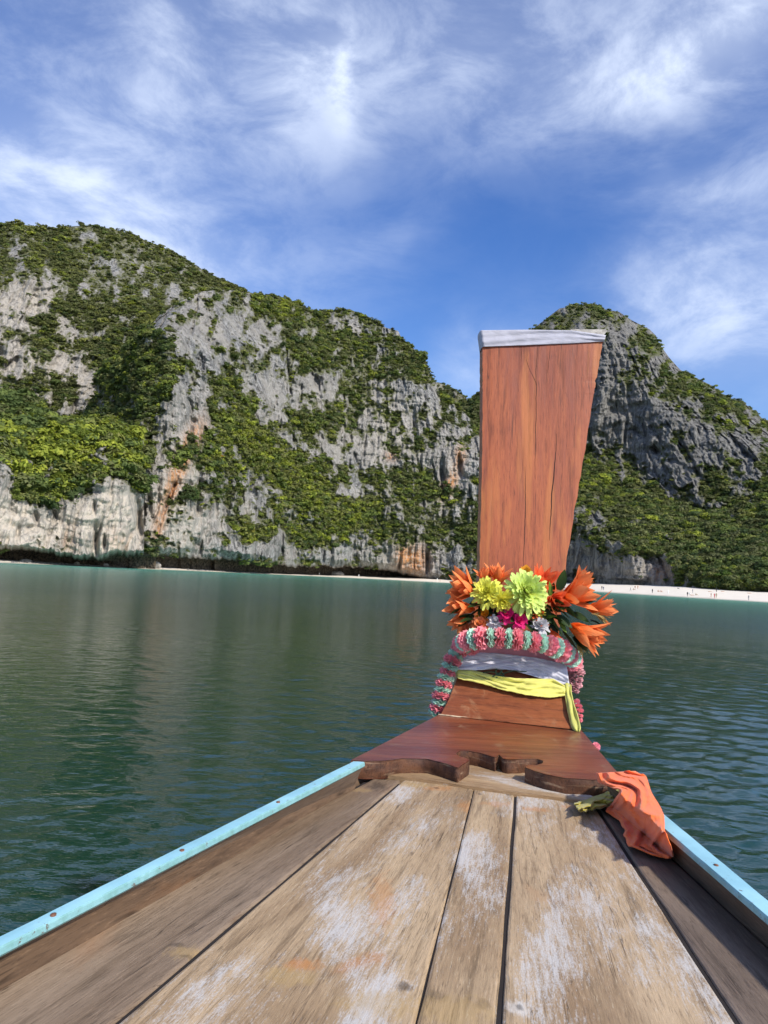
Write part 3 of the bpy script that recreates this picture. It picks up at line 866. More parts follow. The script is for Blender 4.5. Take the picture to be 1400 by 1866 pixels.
def plank(la, lb, y1, mat, ga, gb, thick=0.032, sag=0.0, tilt=0.0, name='plank', seed=0, y0=Y0):
    n, m = 46, 11
    V = []; U = []
    for i in range(n):
        y = y0 + (y1 - y0) * i / (n - 1)
        a = lines[la](y) + np.array([ga, 0, 0]); b = lines[lb](y) - np.array([gb, 0, 0])
        jit = 0.0004 * math.sin(i * 0.6 + seed) + 0.0002 * math.sin(i * 4.1 + seed * 3)
        wdt = np.linalg.norm(b - a)
        cross = [(0, -thick), (0, -0.003), (0.0012 / wdt, -0.001), (0.004 / wdt, 0)] + [(k / 4, 0.0) for k in (1, 2, 3)] + [(1 - 0.004 / wdt, 0), (1 - 0.0012 / wdt, -0.001), (1, -0.003), (1, -thick)]
        for (q, dz) in cross:
            p = a + (b - a) * q
            p[2] = ZD + dz + tilt * q - sag * math.sin(math.pi * q)
            if q < 0.02: p[0] += jit
            if q > 0.98: p[0] += 0.0004 * math.sin(i * 0.7 + seed * 2)
            V.append(p); U.append(((q - 0.5) * wdt, y))
    V = np.array(V); F = grid_faces(n, m)[:, ::-1].tolist()
    F.append(list(range(m))); F.append([(n - 1) * m + k for k in range(m)][::-1])
    return part(name, V, F, mat, boat, False, U)


def W(px, py, z=None):
    v = at_z(px, py, ZD if z is None else z); return float(v[0]), float(v[1])


YEL = (0.40, 0.27, 0.11); BLK = (0.03, 0.022, 0.016); ORG = (0.46, 0.19, 0.05)
wood_A = wood('weathered_plank_wide', (0.265, 0.175, 0.095), (0.47, 0.345, 0.210), paint=1.5, stain=0.7, seed=0.3, spots=[
    (*W(550, 1757), 0.022, 0.016, ORG, 0.85), (*W(520, 1780), 0.035, 0.022, YEL, 0.7), (*W(700, 1640), 0.02, 0.09, ORG, 0.5), (*W(742, 1798), 0.012, 0.010, BLK, 0.8), (*W(700, 1830), 0.05, 0.025, YEL, 0.6),
    (*W(800, 1437), 0.035, 0.02, ORG, 0.6), (*W(750, 1430), 0.05, 0.02, YEL, 0.7), (*W(795, 1436), 0.006, 0.008, BLK, 0.9), (*W(850, 1470), 0.02, 0.04, ORG, 0.5)])
wood_B = wood('weathered_plank_narrow', (0.27, 0.18, 0.10), (0.47, 0.345, 0.210), paint=1.25, stain=0.5, seed=2.1, spots=[
    (*W(875, 1447), 0.006, 0.008, BLK, 0.9), (*W(928, 1448), 0.008, 0.010, BLK, 0.8), (*W(905, 1465), 0.03, 0.02, ORG, 0.5), (*W(795, 1815), 0.012, 0.012, BLK, 0.55), (*W(880, 1830), 0.010, 0.011, BLK, 0.6), (*W(830, 1840), 0.05, 0.03, YEL, 0.6)])
wood_C = wood('weathered_plank_right', (0.27, 0.18, 0.10), (0.48, 0.355, 0.220), paint=1.7, stain=0.45, seed=4.7, spots=[
    (*W(975, 1475), 0.03, 0.016, ORG, 0.6), (*W(1035, 1470), 0.02, 0.012, ORG, 0.5), (*W(945, 1838), 0.012, 0.016, (0.62, 0.6, 0.56), 0.8), (*W(945, 1835), 0.004, 0.006, BLK, 0.8), (*W(1020, 1450), 0.06, 0.012, YEL, 0.6)])
wood_L = wood('brown_side_plank', (0.16, 0.108, 0.066), (0.30, 0.225, 0.158), stain=0.25, seed=6.2, spots=[
    (*W(335, 1735), 0.020, 0.016, YEL, 0.65), (*W(325, 1722), 0.010, 0.006, BLK, 0.6), (*W(340, 1742), 0.011, 0.004, BLK, 0.5), (*W(688, 1432), 0.02, 0.035, BLK, 0.75), (*W(660, 1440), 0.02, 0.02, YEL, 0.5), (*W(180, 1690), 0.008, 0.004, BLK, 0.8)])
wood_R = wood('dark_side_plank', (0.105, 0.076, 0.056), (0.225, 0.172, 0.13), stain=0.2, seed=8.8)
wood_W = wood('washboard_wood', (0.115, 0.080, 0.056), (0.22, 0.162, 0.118), stain=0.35, seed=3.3)
wood_T = wood('tan_bow_wood', (0.26, 0.16, 0.08), (0.44, 0.31, 0.18), paint=0.8, stain=0.4, seed=1.4)
red_wood = wood('varnished_red_wood', (0.125, 0.026, 0.012), (0.26, 0.066, 0.024), rough=0.38, coat=0.5, scuff=(0.34, 0.21, 0.12), gscale=0.8, seed=5.5)
post_wood = wood('post_wood', (0.225, 0.050, 0.022), (0.39, 0.108, 0.038), rough=0.5, coat=0.12, gscale=0.75, seed=7.7, streaks=((0.20, 0.055, 0.035), (0.50, 0.175, 0.045)))
cut_wood = wood('chiselled_wood', (0.055, 0.022, 0.013), (0.17, 0.075, 0.038), rough=0.5, gscale=1.8, seed=2.9, scuff=(0.42, 0.30, 0.19))

plank('L5', 'G1', YEND - 0.004, wood_L, 0.0075, 0.0030, name='plank', seed=1)
plank('G1', 'G2', YEND - 0.002, wood_A, 0.0030, 0.0010, seed=2)
plank('G2', 'G3', YEND - 0.006, wood_B, 0.0010, 0.0026, seed=3)
plank('G3', 'G4', YEND - 0.012, wood_C, 0.0026, 0.0032, seed=4)
plank('G4', 'R5', YEND - 0.02, wood_R, 0.0032, 0.005, seed=5)
pitch = plain('black_pitch', (0.018, 0.014, 0.012), 0.85)
for nm_, a_, b_ in (('L5', -0.002, 0.0085), ('G1', -0.004, 0.004), ('G2', -0.0015, 0.0015), ('G3', -0.0035, 0.0035), ('G4', -0.004, 0.004), ('R5', -0.006, 0.002)):
    V = []
    for i in range(24):
        y = 0.3 + (YEND - 0.02 - 0.3) * i / 23
        c_ = lines[nm_](y); c_[2] = ZD - 0.0035
        V += [c_ + np.array([a_, 0, 0]), c_ + np.array([b_, 0, 0])]
    part('seam', V, grid_faces(24, 2), pitch, boat, False)
V = []
for y in (0.3, YEND + 0.02):
    a = lines['L5'](y); b = lines['R5'](y)
    V += [[a[0] + 0.01, y, ZD - 0.05], [b[0] - 0.01, y, ZD - 0.05]]
part('under_floor', V, [(0, 1, 3, 2)], plain('dark_bilge', (0.02, 0.016, 0.013), 0.9), boat)


def strip(name, tops, bots, mat, thick_dir, uvs=None, parent=None, smooth=False):
    """a board between two 3-D polylines with thickness along a vector"""
    A = np.array(tops); B = np.array(bots); T = np.array(thick_dir, float)
    n = len(A)
    V = np.concatenate([A, B, B + T, A + T]); F = []
    for i in range(n - 1):
        for k in range(4):
            a = k * n + i; b = ((k + 1) % 4) * n + i
            F.append((a, a + 1, b + 1, b))
    F.append((0, n, 2 * n, 3 * n)); F.append((n - 1, 4 * n - 1, 3 * n - 1, 2 * n - 1))
    L = np.concatenate([[0], np.cumsum(np.linalg.norm(np.diff(A, axis=0), axis=1))])
    w = float(np.linalg.norm(A[0] - B[0]))
    U = [(0, l) for l in L] + [(w, l) for l in L] + [(w + 0.03, l) for l in L] + [(-0.03, l) for l in L]
    return part(name, V, F, mat, parent or boat, smooth, U)


def pl(f, y0, y1, n, z):
    out = []
    for i in range(n):
        p = f(y0 + (y1 - y0) * i / (n - 1)).copy(); p[2] = z
        out.append(p)
    return np.array(out)


# rails: outer and inner edge lines read at rail height
def rl(a, b):
    return line_ext(at_z(*a, ZR), at_z(*b, ZR), 0, 0)


Lo = rl((0, 1706), (646, 1386)); Li = rl((0, 1726), (662, 1390)); Lb = rl((0, 1739), (667, 1393))
Ro = rl((1400, 1640), (1207, 1480)); Ri = rl((1400, 1672), (1222, 1520))
YL1 = float(at_z(655, 1388, ZR)[1]); YR1 = float(at_z(1150, 1455, ZR)[1])


def rail_material():
    m, t, bs = material('sky_blue_paint')
    p = t.pos()
    a = t.noise(p, 30, 6, 0.7); b = t.noise(p, 9, 4)
    col = t.mix(t.ramp(b, 0.35, 0.65), (0.25, 0.50, 0.59), (0.33, 0.61, 0.70))
    col = t.mix(t.ramp(a, 0.60, 0.70, hi=0.30), col, (0.22, 0.48, 0.56))
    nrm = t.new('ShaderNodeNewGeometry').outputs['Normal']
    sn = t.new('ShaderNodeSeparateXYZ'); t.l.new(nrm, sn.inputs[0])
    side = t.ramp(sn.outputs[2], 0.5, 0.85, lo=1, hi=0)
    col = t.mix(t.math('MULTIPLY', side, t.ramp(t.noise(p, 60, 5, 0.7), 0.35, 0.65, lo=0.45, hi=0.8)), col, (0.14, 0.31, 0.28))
    c = t.noise(p, 55, 5, 0.8)
    col = t.mix(t.ramp(c, 0.62, 0.67, hi=0.85), col, (0.12, 0.08, 0.055))
    t.l.new(col, bs.inputs['Base Color']); bs.inputs['Roughness'].default_value = 0.45
    t.l.new(t.bump(a, 0.35, 0.0015), bs.inputs['Normal'])
    return m


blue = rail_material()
nail_mat = plain('rusty_nail', (0.16, 0.07, 0.04), 0.7)


def rail(name, fo, fi, y0, y1, drop, sgn, thick=0.011):
    n = 44; V = []; U = []
    for i in range(n):
        y = y0 + (y1 - y0) * i / (n - 1)
        o = fo(y); q = fi(y)
        w = q - o
        jit = 0.0002 * math.sin(i * 1.3) + 0.00015 * math.sin(i * 3.7)
        prof = [(0.0, -thick), (0.0, -0.002), (0.05, 0.0), (0.5, 0.0003), (0.95, 0.0), (1.0, -0.002), (1.03, -drop), (0.9, -thick)]
        for k, (s_, dz) in enumerate(prof):
            p = o + w * s_; p[2] = ZR + dz + (jit if 0 < k < 6 else 0)
            V.append(p); U.append((s_ * 0.04, y))
    m = 8
    F = grid_faces(n, m, closed=True).tolist()
    if sgn > 0: F = [f[::-1] for f in F]
    F.append(list(range(m))); F.append([(n - 1) * m + k for k in range(m)][::-1])
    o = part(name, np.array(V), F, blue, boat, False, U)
    return o


def nails(rail_o, fo, fi, ys):
    for y in ys:
        p = (fo(y) * 0.45 + fi(y) * 0.55); p[2] = ZR + 0.0014
        V = [p + np.array([0.0032 * math.cos(a), 0.0042 * math.sin(a), 0]) for a in np.linspace(0, 2 * math.pi, 9)[:-1]]
        V += [v + np.array([0, 0, -0.002]) for v in V]; V.append(p + np.array([0, 0, 0.0007]))
        F = [(i, (i + 1) % 8, 16) for i in range(8)] + [(i + 8, (i + 1) % 8 + 8, (i + 1) % 8, i) for i in range(8)]
        part('nail', V, F, nail_mat, rail_o)


rail_l = rail('gunwale_rail', Lo, Li, 0.3, YL1, 0.008, -1)
rail_r = rail('gunwale_rail', Ro, Ri, 0.3, YR1, 0.008, 1)
nails(rail_l, Lo, Li, [W(97, 1668, ZR)[1], W(326, 1550, ZR)[1], W(500, 1462, ZR)[1]])
nails(rail_r, Ro, Ri, [W(1315, 1578, ZR)[1]])

# washboards between deck and rail, the left one in three lengths with butt joints
def washboard(fa, fb, y0, y1, inward):
    n = 14
    top = pl(fb, y0, y1, n, ZR - 0.0045); bot = pl(fa, y0, y1, n, ZD - 0.004)
    return strip('washboard', top, bot, wood_W, inward)


yj = [0.3, W(63, 1733)[1], W(141, 1694)[1], YL1 - 0.004]
for a, b in zip(yj[:-1], yj[1:]):
    washboard(lines['L5'], Li, a + 0.0016, b - 0.0016, (-0.016, 0, -0.012))
Rb = rl((1400, 1684), (1226, 1531))
washboard(lines['R5'], Ri, 0.3, YL1 - 0.03, (0.016, 0, -0.012))

# ---- red bow board with its carved front edge
edge = [(640, 1385), (670, 1387), (702, 1386), (734, 1382), (780, 1383), (812, 1391), (835, 1399), (856, 1385), (846, 1380), (836, 1378), (831, 1373), (838, 1368), (853, 1368), (876, 1372),
        (896, 1378), (903, 1380), (910, 1375), (917, 1382), (926, 1384), (954, 1383), (980, 1383), (990, 1386), (989, 1391), (978, 1394), (964, 1393), (957, 1398), (972, 1404), (995, 1411), (1031, 1418), (1082, 1421), (1136, 1420)]
back = [(1060, 1331), (932, 1316), (799, 1303)]
E = [at_z(x, y, ZB) for x, y in edge]
# finer, slightly wavering outline
E2 = []
for i in range(len(E) - 1):
    for k in range(3): E2.append(E[i] + (E[i + 1] - E[i]) * k / 3)
E2.append(E[-1]); E2 = np.array(E2)
Bk = np.array([at_z(x, y, ZB) for x, y in back])
top = np.concatenate([E2, Bk]); nT = len(top); nE = len(E2)
bpy_ring = list(range(nT))
V = list(top) + [p + np.array([0, -0.002, -0.037]) for p in top]
uv = [(p[1], p[0]) for p in V]
bow_board = part('bow_board', V, [bpy_ring[::-1]] + [(i, i + 1, nT + i + 1, nT + i) for i in list(range(nE - 1, nT - 1))] + [(nT - 1, 0, nT, 2 * nT - 1)] + [[nT + i for i in range(nT)]], red_wood, boat, False, uv)
if bow_board.data.polygons[0].normal.z < 0: bow_board.data.flip_normals()
# chiselled front face of the same board
V = []; U = []; rows = 5
L = np.concatenate([[0], np.cumsum(np.linalg.norm(np.diff(E2, axis=0), axis=1))])
for k in range(rows):
    q = k / (rows - 1)
    for i in range(nE):
        c = 0.0022 * math.sin(L[i] * 330 + 9 * q + 2 * math.sin(L[i] * 70)) * (1 if 0 < k < rows - 1 else 0.25)
        p = E2[i] + np.array([0, 0.001 - 0.006 * math.sin(q * 3.0) * 0.4 + c, -0.001 - 0.0365 * q])
        V.append(p); U.append((L[i] * 1.0, -q * 0.046 * 6))
part('carved_edge', np.array(V), grid_faces(rows, nE), cut_wood, bow_board, True, np.array(U))

# tan block under the board, overlapping the plank ends
zt = ZD + 0.006
tb = [(668, 1408), (740, 1416), (800, 1424), (860, 1433), (940, 1444), (1000, 1451), (1060, 1460), (1110, 1466)]
ft = np.array([at_z(x, y, zt) for x, y in tb]); bk_ = ft.copy(); bk_[:, 1] = YEND + 0.32
bk_[:, 0] = 0.25 + (bk_[:, 0] - 0.25) * 0.35; ft[:, 0] = np.clip(ft[:, 0], ft[0, 0] + 0.012, None)
ft2 = ft.copy()
block = strip('bow_block', ft2, bk_, wood_T, (0, 0, -0.04))

# ---- slanted inner stem rising from the board to the post
S_bot = [at_z(799, 1302, ZB + 0.002), at_z(932, 1316, ZB + 0.002), at_z(1058, 1331, ZB + 0.002)]
yb_ = float(np.mean([p[1] for p in S_bot]))
rows_px = [[(803, 1303), (818, 1275), (832, 1240), (838, 1210), (842, 1180), (850, 1150)], [(1056, 1330), (1047, 1302), (1037, 1268), (1032, 1240), (1029, 1210), (1026, 1160)]]
dep = [yb_, yb_ + 0.055, yb_ + 0.115, yb_ + 0.16, yb_ + 0.195, yb_ + 0.23]
n = 9; V = []; U = []
for i in range(6):
    kk = 1 - i / 5
    a = at_d(*rows_px[0][i], dep[i] + (S_bot[0][1] - yb_) * kk); b = at_d(*rows_px[1][i], dep[i] + (S_bot[2][1] - yb_) * kk)
    for k in range(n):
        p = a + (b - a) * k / (n - 1)
        V.append(p); U.append((p[2] * 1.3, p[0]))
front = np.array(V); backv = front + np.array([0, 0.09, -0.03])
V = np.concatenate([front, backv]); m6 = 6 * n
F = grid_faces(6, n).tolist() + [[m6 + i for i in f][::-1] for f in grid_faces(6, n).tolist()]
for i in range(5):
    F.append((i * n, (i + 1) * n, m6 + (i + 1) * n, m6 + i * n)); F.append((i * n + n - 1, m6 + i * n + n - 1, m6 + (i + 1) * n + n - 1, (i + 1) * n + n - 1))
stem_wood = wood('stem_wood', (0.16, 0.040, 0.016), (0.30, 0.100, 0.038), rough=0.46, coat=0.25, scuff=(0.34, 0.19, 0.10), gscale=0.8, seed=9.1)
part('inner_stem', V, F, stem_wood, boat, False, np.concatenate([U, U]))
# pale putty line where stem meets board
A_ = at_z(799, 1303, ZB); B_ = at_z(1058, 1331, ZB)
V = []
for i in range(30):
    p = A_ + (B_ - A_) * i / 29; w = 0.0022 + 0.0012 * math.sin(i * 2.1) + 0.0008 * math.sin(i * 5.3)
    V += [p + np.array([0, -w, 0.001]), p + np.array([0, 0.0, 0.0035]), p + np.array([0, 0.004, 0.003])]
part('putty_seam', V, grid_faces(30, 3), plain('old_putty', (0.48, 0.37, 0.25), 0.8, 0.4, 120), boat)

# ---- prow post
left = [(850, 1200), (874, 1055), (875, 1000), (877, 930), (879, 850), (880, 760), (880, 700), (880, 628), (879, 603)]
right = [(1015, 1200), (1028, 1062), (1037, 1000), (1048, 930), (1059, 865), (1070, 800), (1079, 740), (1082, 719), (1084, 714), (1086, 700), (1085, 694), (1089, 686), (1091, 673), (1096, 643), (1100, 622), (1103, 603)]
YP = yb_ + 0.245
ys_ = np.concatenate([np.linspace(1200, 720, 40), np.linspace(719, 680, 12), np.linspace(679, 603, 14)])
V = []; U = []; m = 13
for y in ys_:
    la = np.array(left); ra = np.array(right)
    xl = np.interp(-y, -la[:, 1], la[:, 0]); xr = np.interp(-y, -ra[:, 1], ra[:, 0])
    d = YP + 0.10 * (1200 - y) / 600
    a = at_d(xl, y, d); b = at_d(xr, y, d)
    a[0] += 0.0005 * math.sin(y * 0.9) + 0.0006 * math.sin(y * .31) + rng.normal() * 0.0004
    b[0] += 0.0008 * math.sin(y * 0.37) + 0.0006 * math.sin(y * 1.1) + rng.normal() * 0.0005
    for k in range(m):
        q = k / (m - 1); p = a + (b - a) * q
        p[1] += 0.004 * (abs(q - .5) * 2) ** 6
        V.append(p); U.append((p[0], p[2]))
front = np.array(V); nr = len(ys_); nv = nr * m
backv = front + np.array([0, 0.075, 0])
V = np.concatenate([front, backv])
F = grid_faces(nr, m)[:, ::-1].tolist() + (grid_faces(nr, m) + nv).tolist()
for i in range(nr - 1):
    F.append((i * m, (i + 1) * m, nv + (i + 1) * m, nv + i * m)[::-1]); F.append((i * m + m - 1, nv + i * m + m - 1, nv + (i + 1) * m + m - 1, (i + 1) * m + m - 1)[::-1])
F.append([(nr - 1) * m + k for k in range(m)] + [nv + (nr - 1) * m + k for k in range(m)][::-1])
prow = part('prow_post', V, F, post_wood, boat, False, np.concatenate([U, U]))


def post_pt(x, y, off=0.0):
    return at_d(x, y, YP + 0.10 * (1200 - y) / 600 - off)


crack_mat = plain('dark_crack', (0.03, 0.012, 0.008), 0.9)
for pts_, w in (([(961, 628), (960, 660), (978, 700), (977, 760), (976, 820), (975, 872)], 0.0011), ([(957, 850), (958, 900), (957, 960), (955, 1000), (954, 1040)], 0.0013), ([(1015, 790), (1012, 840), (1006, 900), (1003, 960), (1001, 985)], 0.0018),
                ([(1003, 628), (1001, 655), (999, 680)], 0.0008), ([(951, 628), (950, 660)], 0.0007), ([(980, 628), (977, 680), (978, 720)], 0.0007)):
    P_ = np.array(pts_, float); yy = np.linspace(P_[0, 1], P_[-1, 1], 26); xx = np.interp(yy, P_[:, 1], P_[:, 0]) + 0.35 * np.sin(yy * .11) + .25 * np.sin(yy * .37)
    V = []
    for i, (x, y) in enumerate(zip(xx, yy)):
        ww_ = w * (0.25 + math.sin(math.pi * min(1, (i + 0.5) / 26)))
        c = post_pt(x, y, 0.0008)
        V += [c + np.array([-ww_, 0.001, 0]), c, c + np.array([ww_, 0.001, 0])]
    part('crack', V, grid_faces(26, 3), crack_mat, prow)
# weathered beam end across the top of the post
V = []
for (x, y) in ((1040, 600), (1104, 600), (1107, 603), (1101, 610), (1040, 611)):
    V.append(post_pt(x, y, 0.004))
V += [v + np.array([0, 0.07, 0]) for v in V]
part('cap_beam', V, [(4, 3, 2, 1, 0), (5, 6, 7, 8, 9)] + [(i, (i + 1) % 5, 5 + (i + 1) % 5, 5 + i) for i in range(5)], plain('grey_beam', (0.36, 0.34, 0.31), 0.85, 0.3, 60, bump=0.5), boat, False)

# ---- hull skin below the rails
tops_l = [Lo(0.3), Lo(0.8), Lo(1.2), Lo(YL1), at_z(648, 1386, ZB), at_z(720, 1343, ZB), at_z(799, 1304, ZB), at_d(850, 1195, YP), at_d(860, 1195, YP + 0.07)]
tops_r = [Ro(0.3), Ro(0.8), Ro(1.2), Ro(YR1), at_z(1136, 1421, ZB), at_z(1095, 1372, ZB), at_z(1060, 1332, ZB), at_d(1018, 1195, YP), at_d(1010, 1195, YP + 0.07)]
hull_mat = wood('hull_wood', (0.10, 0.06, 0.035), (0.20, 0.13, 0.08), stain=0.3, seed=4.1)
cx = float((tops_l[-1][0] + tops_r[-1][0]) / 2)
V = []; U = []; K = 9
sts = []
for i in range(9):
    a = tops_l[i].copy(); b = tops_r[i].copy()
    if i < 4: a[2] = ZR - 0.02; b[2] = ZR - 0.02
    elif i < 7: a[2] = ZB - 0.03; b[2] = ZB - 0.03
    a[0] += 0.006; b[0] -= 0.006
    q = i / 8
    keel = np.array([cx, min(a[1], b[1]) - 0.25 * q, -0.35 + 1.5 * max(0, q - 0.55) ** 1.3])
    sts.append((a, b, keel))
for (a, b, k_) in [(np.array([s[0][0], -1.2, s[0][2]]), np.array([s[1][0], -1.2, s[1][2]]), np.array([cx, -1.2, -0.4])) for s in sts[:1]] + sts:
    row = []
    for j in range(K):
        q = j / (K - 1)
        if q <= 0.5:
            e = q * 2; p = a * (1 - e) + k_ * e; p[0] = a[0] + (k_[0] - a[0]) * e ** 2.2
        else:
            e = (1 - q) * 2; p = b * (1 - e) + k_ * e; p[0] = b[0] + (k_[0] - b[0]) * e ** 2.2
        row.append(p); U.append((q * 2, p[1]))
    V += row
part('hull', np.array(V), grid_faces(10, K), hull_mat, boat, True, np.array(U))


# ------------------------------------------------------------------ cloths tied round the prow
def cloth_mat(name, col, rough=0.85, weave=900, var=0.10, trans=0.12):
    m, t, bs = material(name)
    p = t.pos()
    n = t.noise(p, 22, 4); w = t.noise(p, weave, 2)
    c = t.mix(t.ramp(n, 0.3, 0.7), tuple(x * (1 - var) for x in col), tuple(min(1, x * (1 + var)) for x in col))
    t.l.new(c, bs.inputs['Base Color']); bs.inputs['Roughness'].default_value = rough
    bs.inputs['Sheen Weight'].default_value = 0.25; bs.inputs['Specular IOR Level'].default_value = 0.2
    t.l.new(t.bump(w, 0.25, 0.0006), bs.inputs['Normal'])
    tr = t.new('ShaderNodeBsdfTranslucent'); t.l.new(c, tr.inputs[0])
    mx = t.new('ShaderNodeMixShader'); mx.inputs[0].default_value = trans
    t.l.new(bs.outputs[0], mx.inputs[1]); t.l.new(tr.outputs[0], mx.inputs[2])
    t.l.new(mx.outputs[0], t.n['Material Output'].inputs[0])
    return m


def band(name, topl, botl, depth_fn, mat, label, wrap=0.10, folds=4, amp=0.004, frag=0.0, seed=0, skew=0.0, cat='cloth', ncol=70, nrow=22, bulge=0.006, parent=None):
    r = np.random.default_rng(seed)
    T_ = np.array(topl, float); B_ = np.array(botl, float)
    q = np.linspace(0, 1, ncol)
    def samp(P, q):
        L = np.concatenate([[0], np.cumsum(np.hypot(*np.diff(P, axis=0).T))]); L /= L[-1]
        return np.interp(q, L, P[:, 0]), np.interp(q, L, P[:, 1])
    tx, ty = samp(T_, q); bx, by = samp(B_, q)
    if frag:
        by = by + frag * np.abs(fbm(q * 14, 0 * q + seed, 0 * q, 4, 0.7)) * 4
    ph = r.uniform(0, 6.28, 6)
    V = []
    nw = 8
    for i in range(nrow):
        s_ = i / (nrow - 1)
        x = tx + (bx - tx) * s_; y = ty + (by - ty) * s_
        f = np.zeros(ncol)
        for k in range(folds):
            drift = skew * (q - 0.5) * (1 if k % 2 else -0.6) + 0.25 * np.sin(q * (2 + k) + ph[k % 6])
            f += np.sin((s_ + drift) * 2 * math.pi * (0.8 + 0.75 * k) + ph[k % 6]) / (0.8 + 0.45 * k)
        f = f * amp + bulge * math.sin(math.pi * min(1, max(0, s_)))
        f += 0.0012 * fbm(q * 30, 0 * q + s_ * 9, 0 * q + seed, 3)
        d = depth_fn(x, y) - 0.004 - f
        P = at_d(x, y, d)
        ca = np.linspace(0, 1, nw + 1)[1:]
        Lw = np.array([P[0] + np.array([0.006 * math.sin(c * math.pi / 2) * 0, wrap * c, 0]) + np.array([-0.004 * math.sin(c * math.pi), 0, 0.001 * math.sin(9 * c + s_ * 20)]) for c in ca[::-1]])
        Rw = np.array([P[-1] + np.array([0.004 * math.sin(c * math.pi), wrap * c, 0.001 * math.sin(9 * c + s_ * 20)]) for c in ca])
        V.append(np.concatenate([Lw, P, Rw]))
    V = np.array(V); nc = V.shape[1]
    # close behind
    o = part(name, V.reshape(-1, 3), grid_faces(nrow, nc), mat, parent, True)
    so = o.modifiers.new('thickness', 'SOLIDIFY'); so.thickness = 0.0022; so.offset = 0
    if label: tag(o, label, cat)
    return o


def stem_d(x, y):
    x = np.asarray(x, float); y = np.asarray(y, float)
    c = (x - 930) / 128
    yc = y - 13.5 * c * np.clip((y - 1150) / 150, 0, 1)          # rows sag to the right
    base = np.interp(yc, [1155, 1195, 1225, 1254, 1288, 1317], dep[::-1])
    kk = np.clip((yc - 1155) / 162, 0, 1)
    return base + kk * np.where(c < 0, -c * (S_bot[0][1] - yb_), c * (S_bot[2][1] - yb_))


def post_d(x, y):
    return YP + 0.10 * (1200 - np.asarray(y, float)) / 600


white_cloth = cloth_mat('faded_white_cotton', (0.62, 0.62, 0.70)); grey_cloth = cloth_mat('grey_white_cotton', (0.46, 0.46, 0.53))
yellow_cloth = cloth_mat('lemon_cotton', (0.80, 0.77, 0.20), trans=0.2); pink_cloth = cloth_mat('pink_cotton', (0.62, 0.27, 0.30))
orange_cloth = cloth_mat('orange_cotton', (0.98, 0.19, 0.045), trans=0.15)
band('grey_cloth', [(877, 602), (960, 601), (1040, 602), (1104, 611)], [(881, 632), (960, 629), (1040, 626), (1101, 622)], post_d, grey_cloth, 'grey-white cloth wrapped round the top of the red prow post', wrap=0.085, folds=3, amp=0.0016, seed=3, skew=0.5, bulge=0.003)
band('pink_cloth', [(842, 1182), (900, 1176), (980, 1184), (1028, 1198)], [(842, 1200), (900, 1196), (980, 1204), (1030, 1216)], lambda x, y: stem_d(x, y) - 0.002, pink_cloth, 'faded pink cloth edge between flower garland and white sash', wrap=0.08, folds=2, amp=0.001, seed=4, bulge=0.003, nrow=8)
band('white_cloth', [(836, 1196), (860, 1189), (900, 1190), (980, 1199), (1032, 1211)], [(835, 1220), (870, 1221), (900, 1219), (930, 1220), (960, 1228), (1000, 1240), (1038, 1250)], lambda x, y: stem_d(x, y) - 0.010, white_cloth, 'white cotton sash tied round the stem above the yellow one', wrap=0.085, folds=7, amp=0.0050, frag=0.5, seed=8, skew=0.5, bulge=0.005)
band('yellow_cloth', [(834, 1217), (860, 1221), (900, 1231), (940, 1236), (980, 1237), (1008, 1237), (1030, 1250)], [(835, 1236), (880, 1246), (920, 1258), (960, 1266), (1000, 1271), (1030, 1268)], lambda x, y: stem_d(x, y) - 0.014, yellow_cloth, 'yellow cotton sash tied below the white sash, tail hanging right', wrap=0.085, folds=6, amp=0.0048, frag=0.7, seed=12, skew=0.35, bulge=0.004)
ys = bpy.data.objects['yellow_cloth']
# its hanging tail
V = []
for i in range(26):
    q = i / 25
    cxp = np.interp(q, [0, 0.25, 0.6, 0.85, 1], [1032, 1036, 1043, 1049, 1053]); cyp = np.interp(q, [0, 1], [1246, 1334])
    hw = np.interp(q, [0, 0.2, 0.5, 0.8, 0.9, 1], [9, 6, 7.5, 9, 8, 3])
    for k in range(9):
        s_ = k / 8 * 2 - 1
        V.append(at_d(cxp + hw * s_, cyp + 1.5 * math.sin(q * 15 + k), float(stem_d(1040, cyp)) - 0.018 - 0.008 * math.cos(s_ * 4.5 + 2 * q) + 0.004 * math.sin(q * 9)))
tail = part('tail', V, grid_faces(26, 9), cloth_mat('lemon_cotton_dull', (0.52, 0.52, 0.13)), ys)
so = tail.modifiers.new('thickness', 'SOLIDIFY'); so.thickness = 0.003; so.offset = 0
# green thread knotted in the gap between the sashes
V = []; F = []


def tube(pts3, rad, sides=6):
    pts3 = np.array(pts3); V = []
    n = len(pts3)
    for i in range(n):
        t = pts3[min(i + 1, n - 1)] - pts3[max(i - 1, 0)]; t /= np.linalg.norm(t) + 1e-9
        a = np.cross(t, [0.3, 0.2, 0.93]); a /= np.linalg.norm(a); b = np.cross(t, a)
        rr_ = rad[i] if hasattr(rad, '__len__') else rad
        for k in range(sides):
            V.append(pts3[i] + rr_ * (math.cos(2 * math.pi * k / sides) * a + math.sin(2 * math.pi * k / sides) * b))
    F = grid_faces(n, sides, closed=True).tolist() + [list(range(sides))[::-1], [(n - 1) * sides + k for k in range(sides)]]
    return V, F


def tubes(paths):
    V = []; F = []
    for p, r in paths:
        v, f = tube(p, r); o = len(V); V += list(v); F += [[i + o for i in q] for q in f]
    return V, F


def spath(pts_, d, n=14):
    P = np.array(pts_, float); q = np.linspace(0, 1, len(P)); t = np.linspace(0, 1, n)
    return at_d(np.interp(t, q, P[:, 0]), np.interp(t, q, P[:, 1]), d + 0 * t)


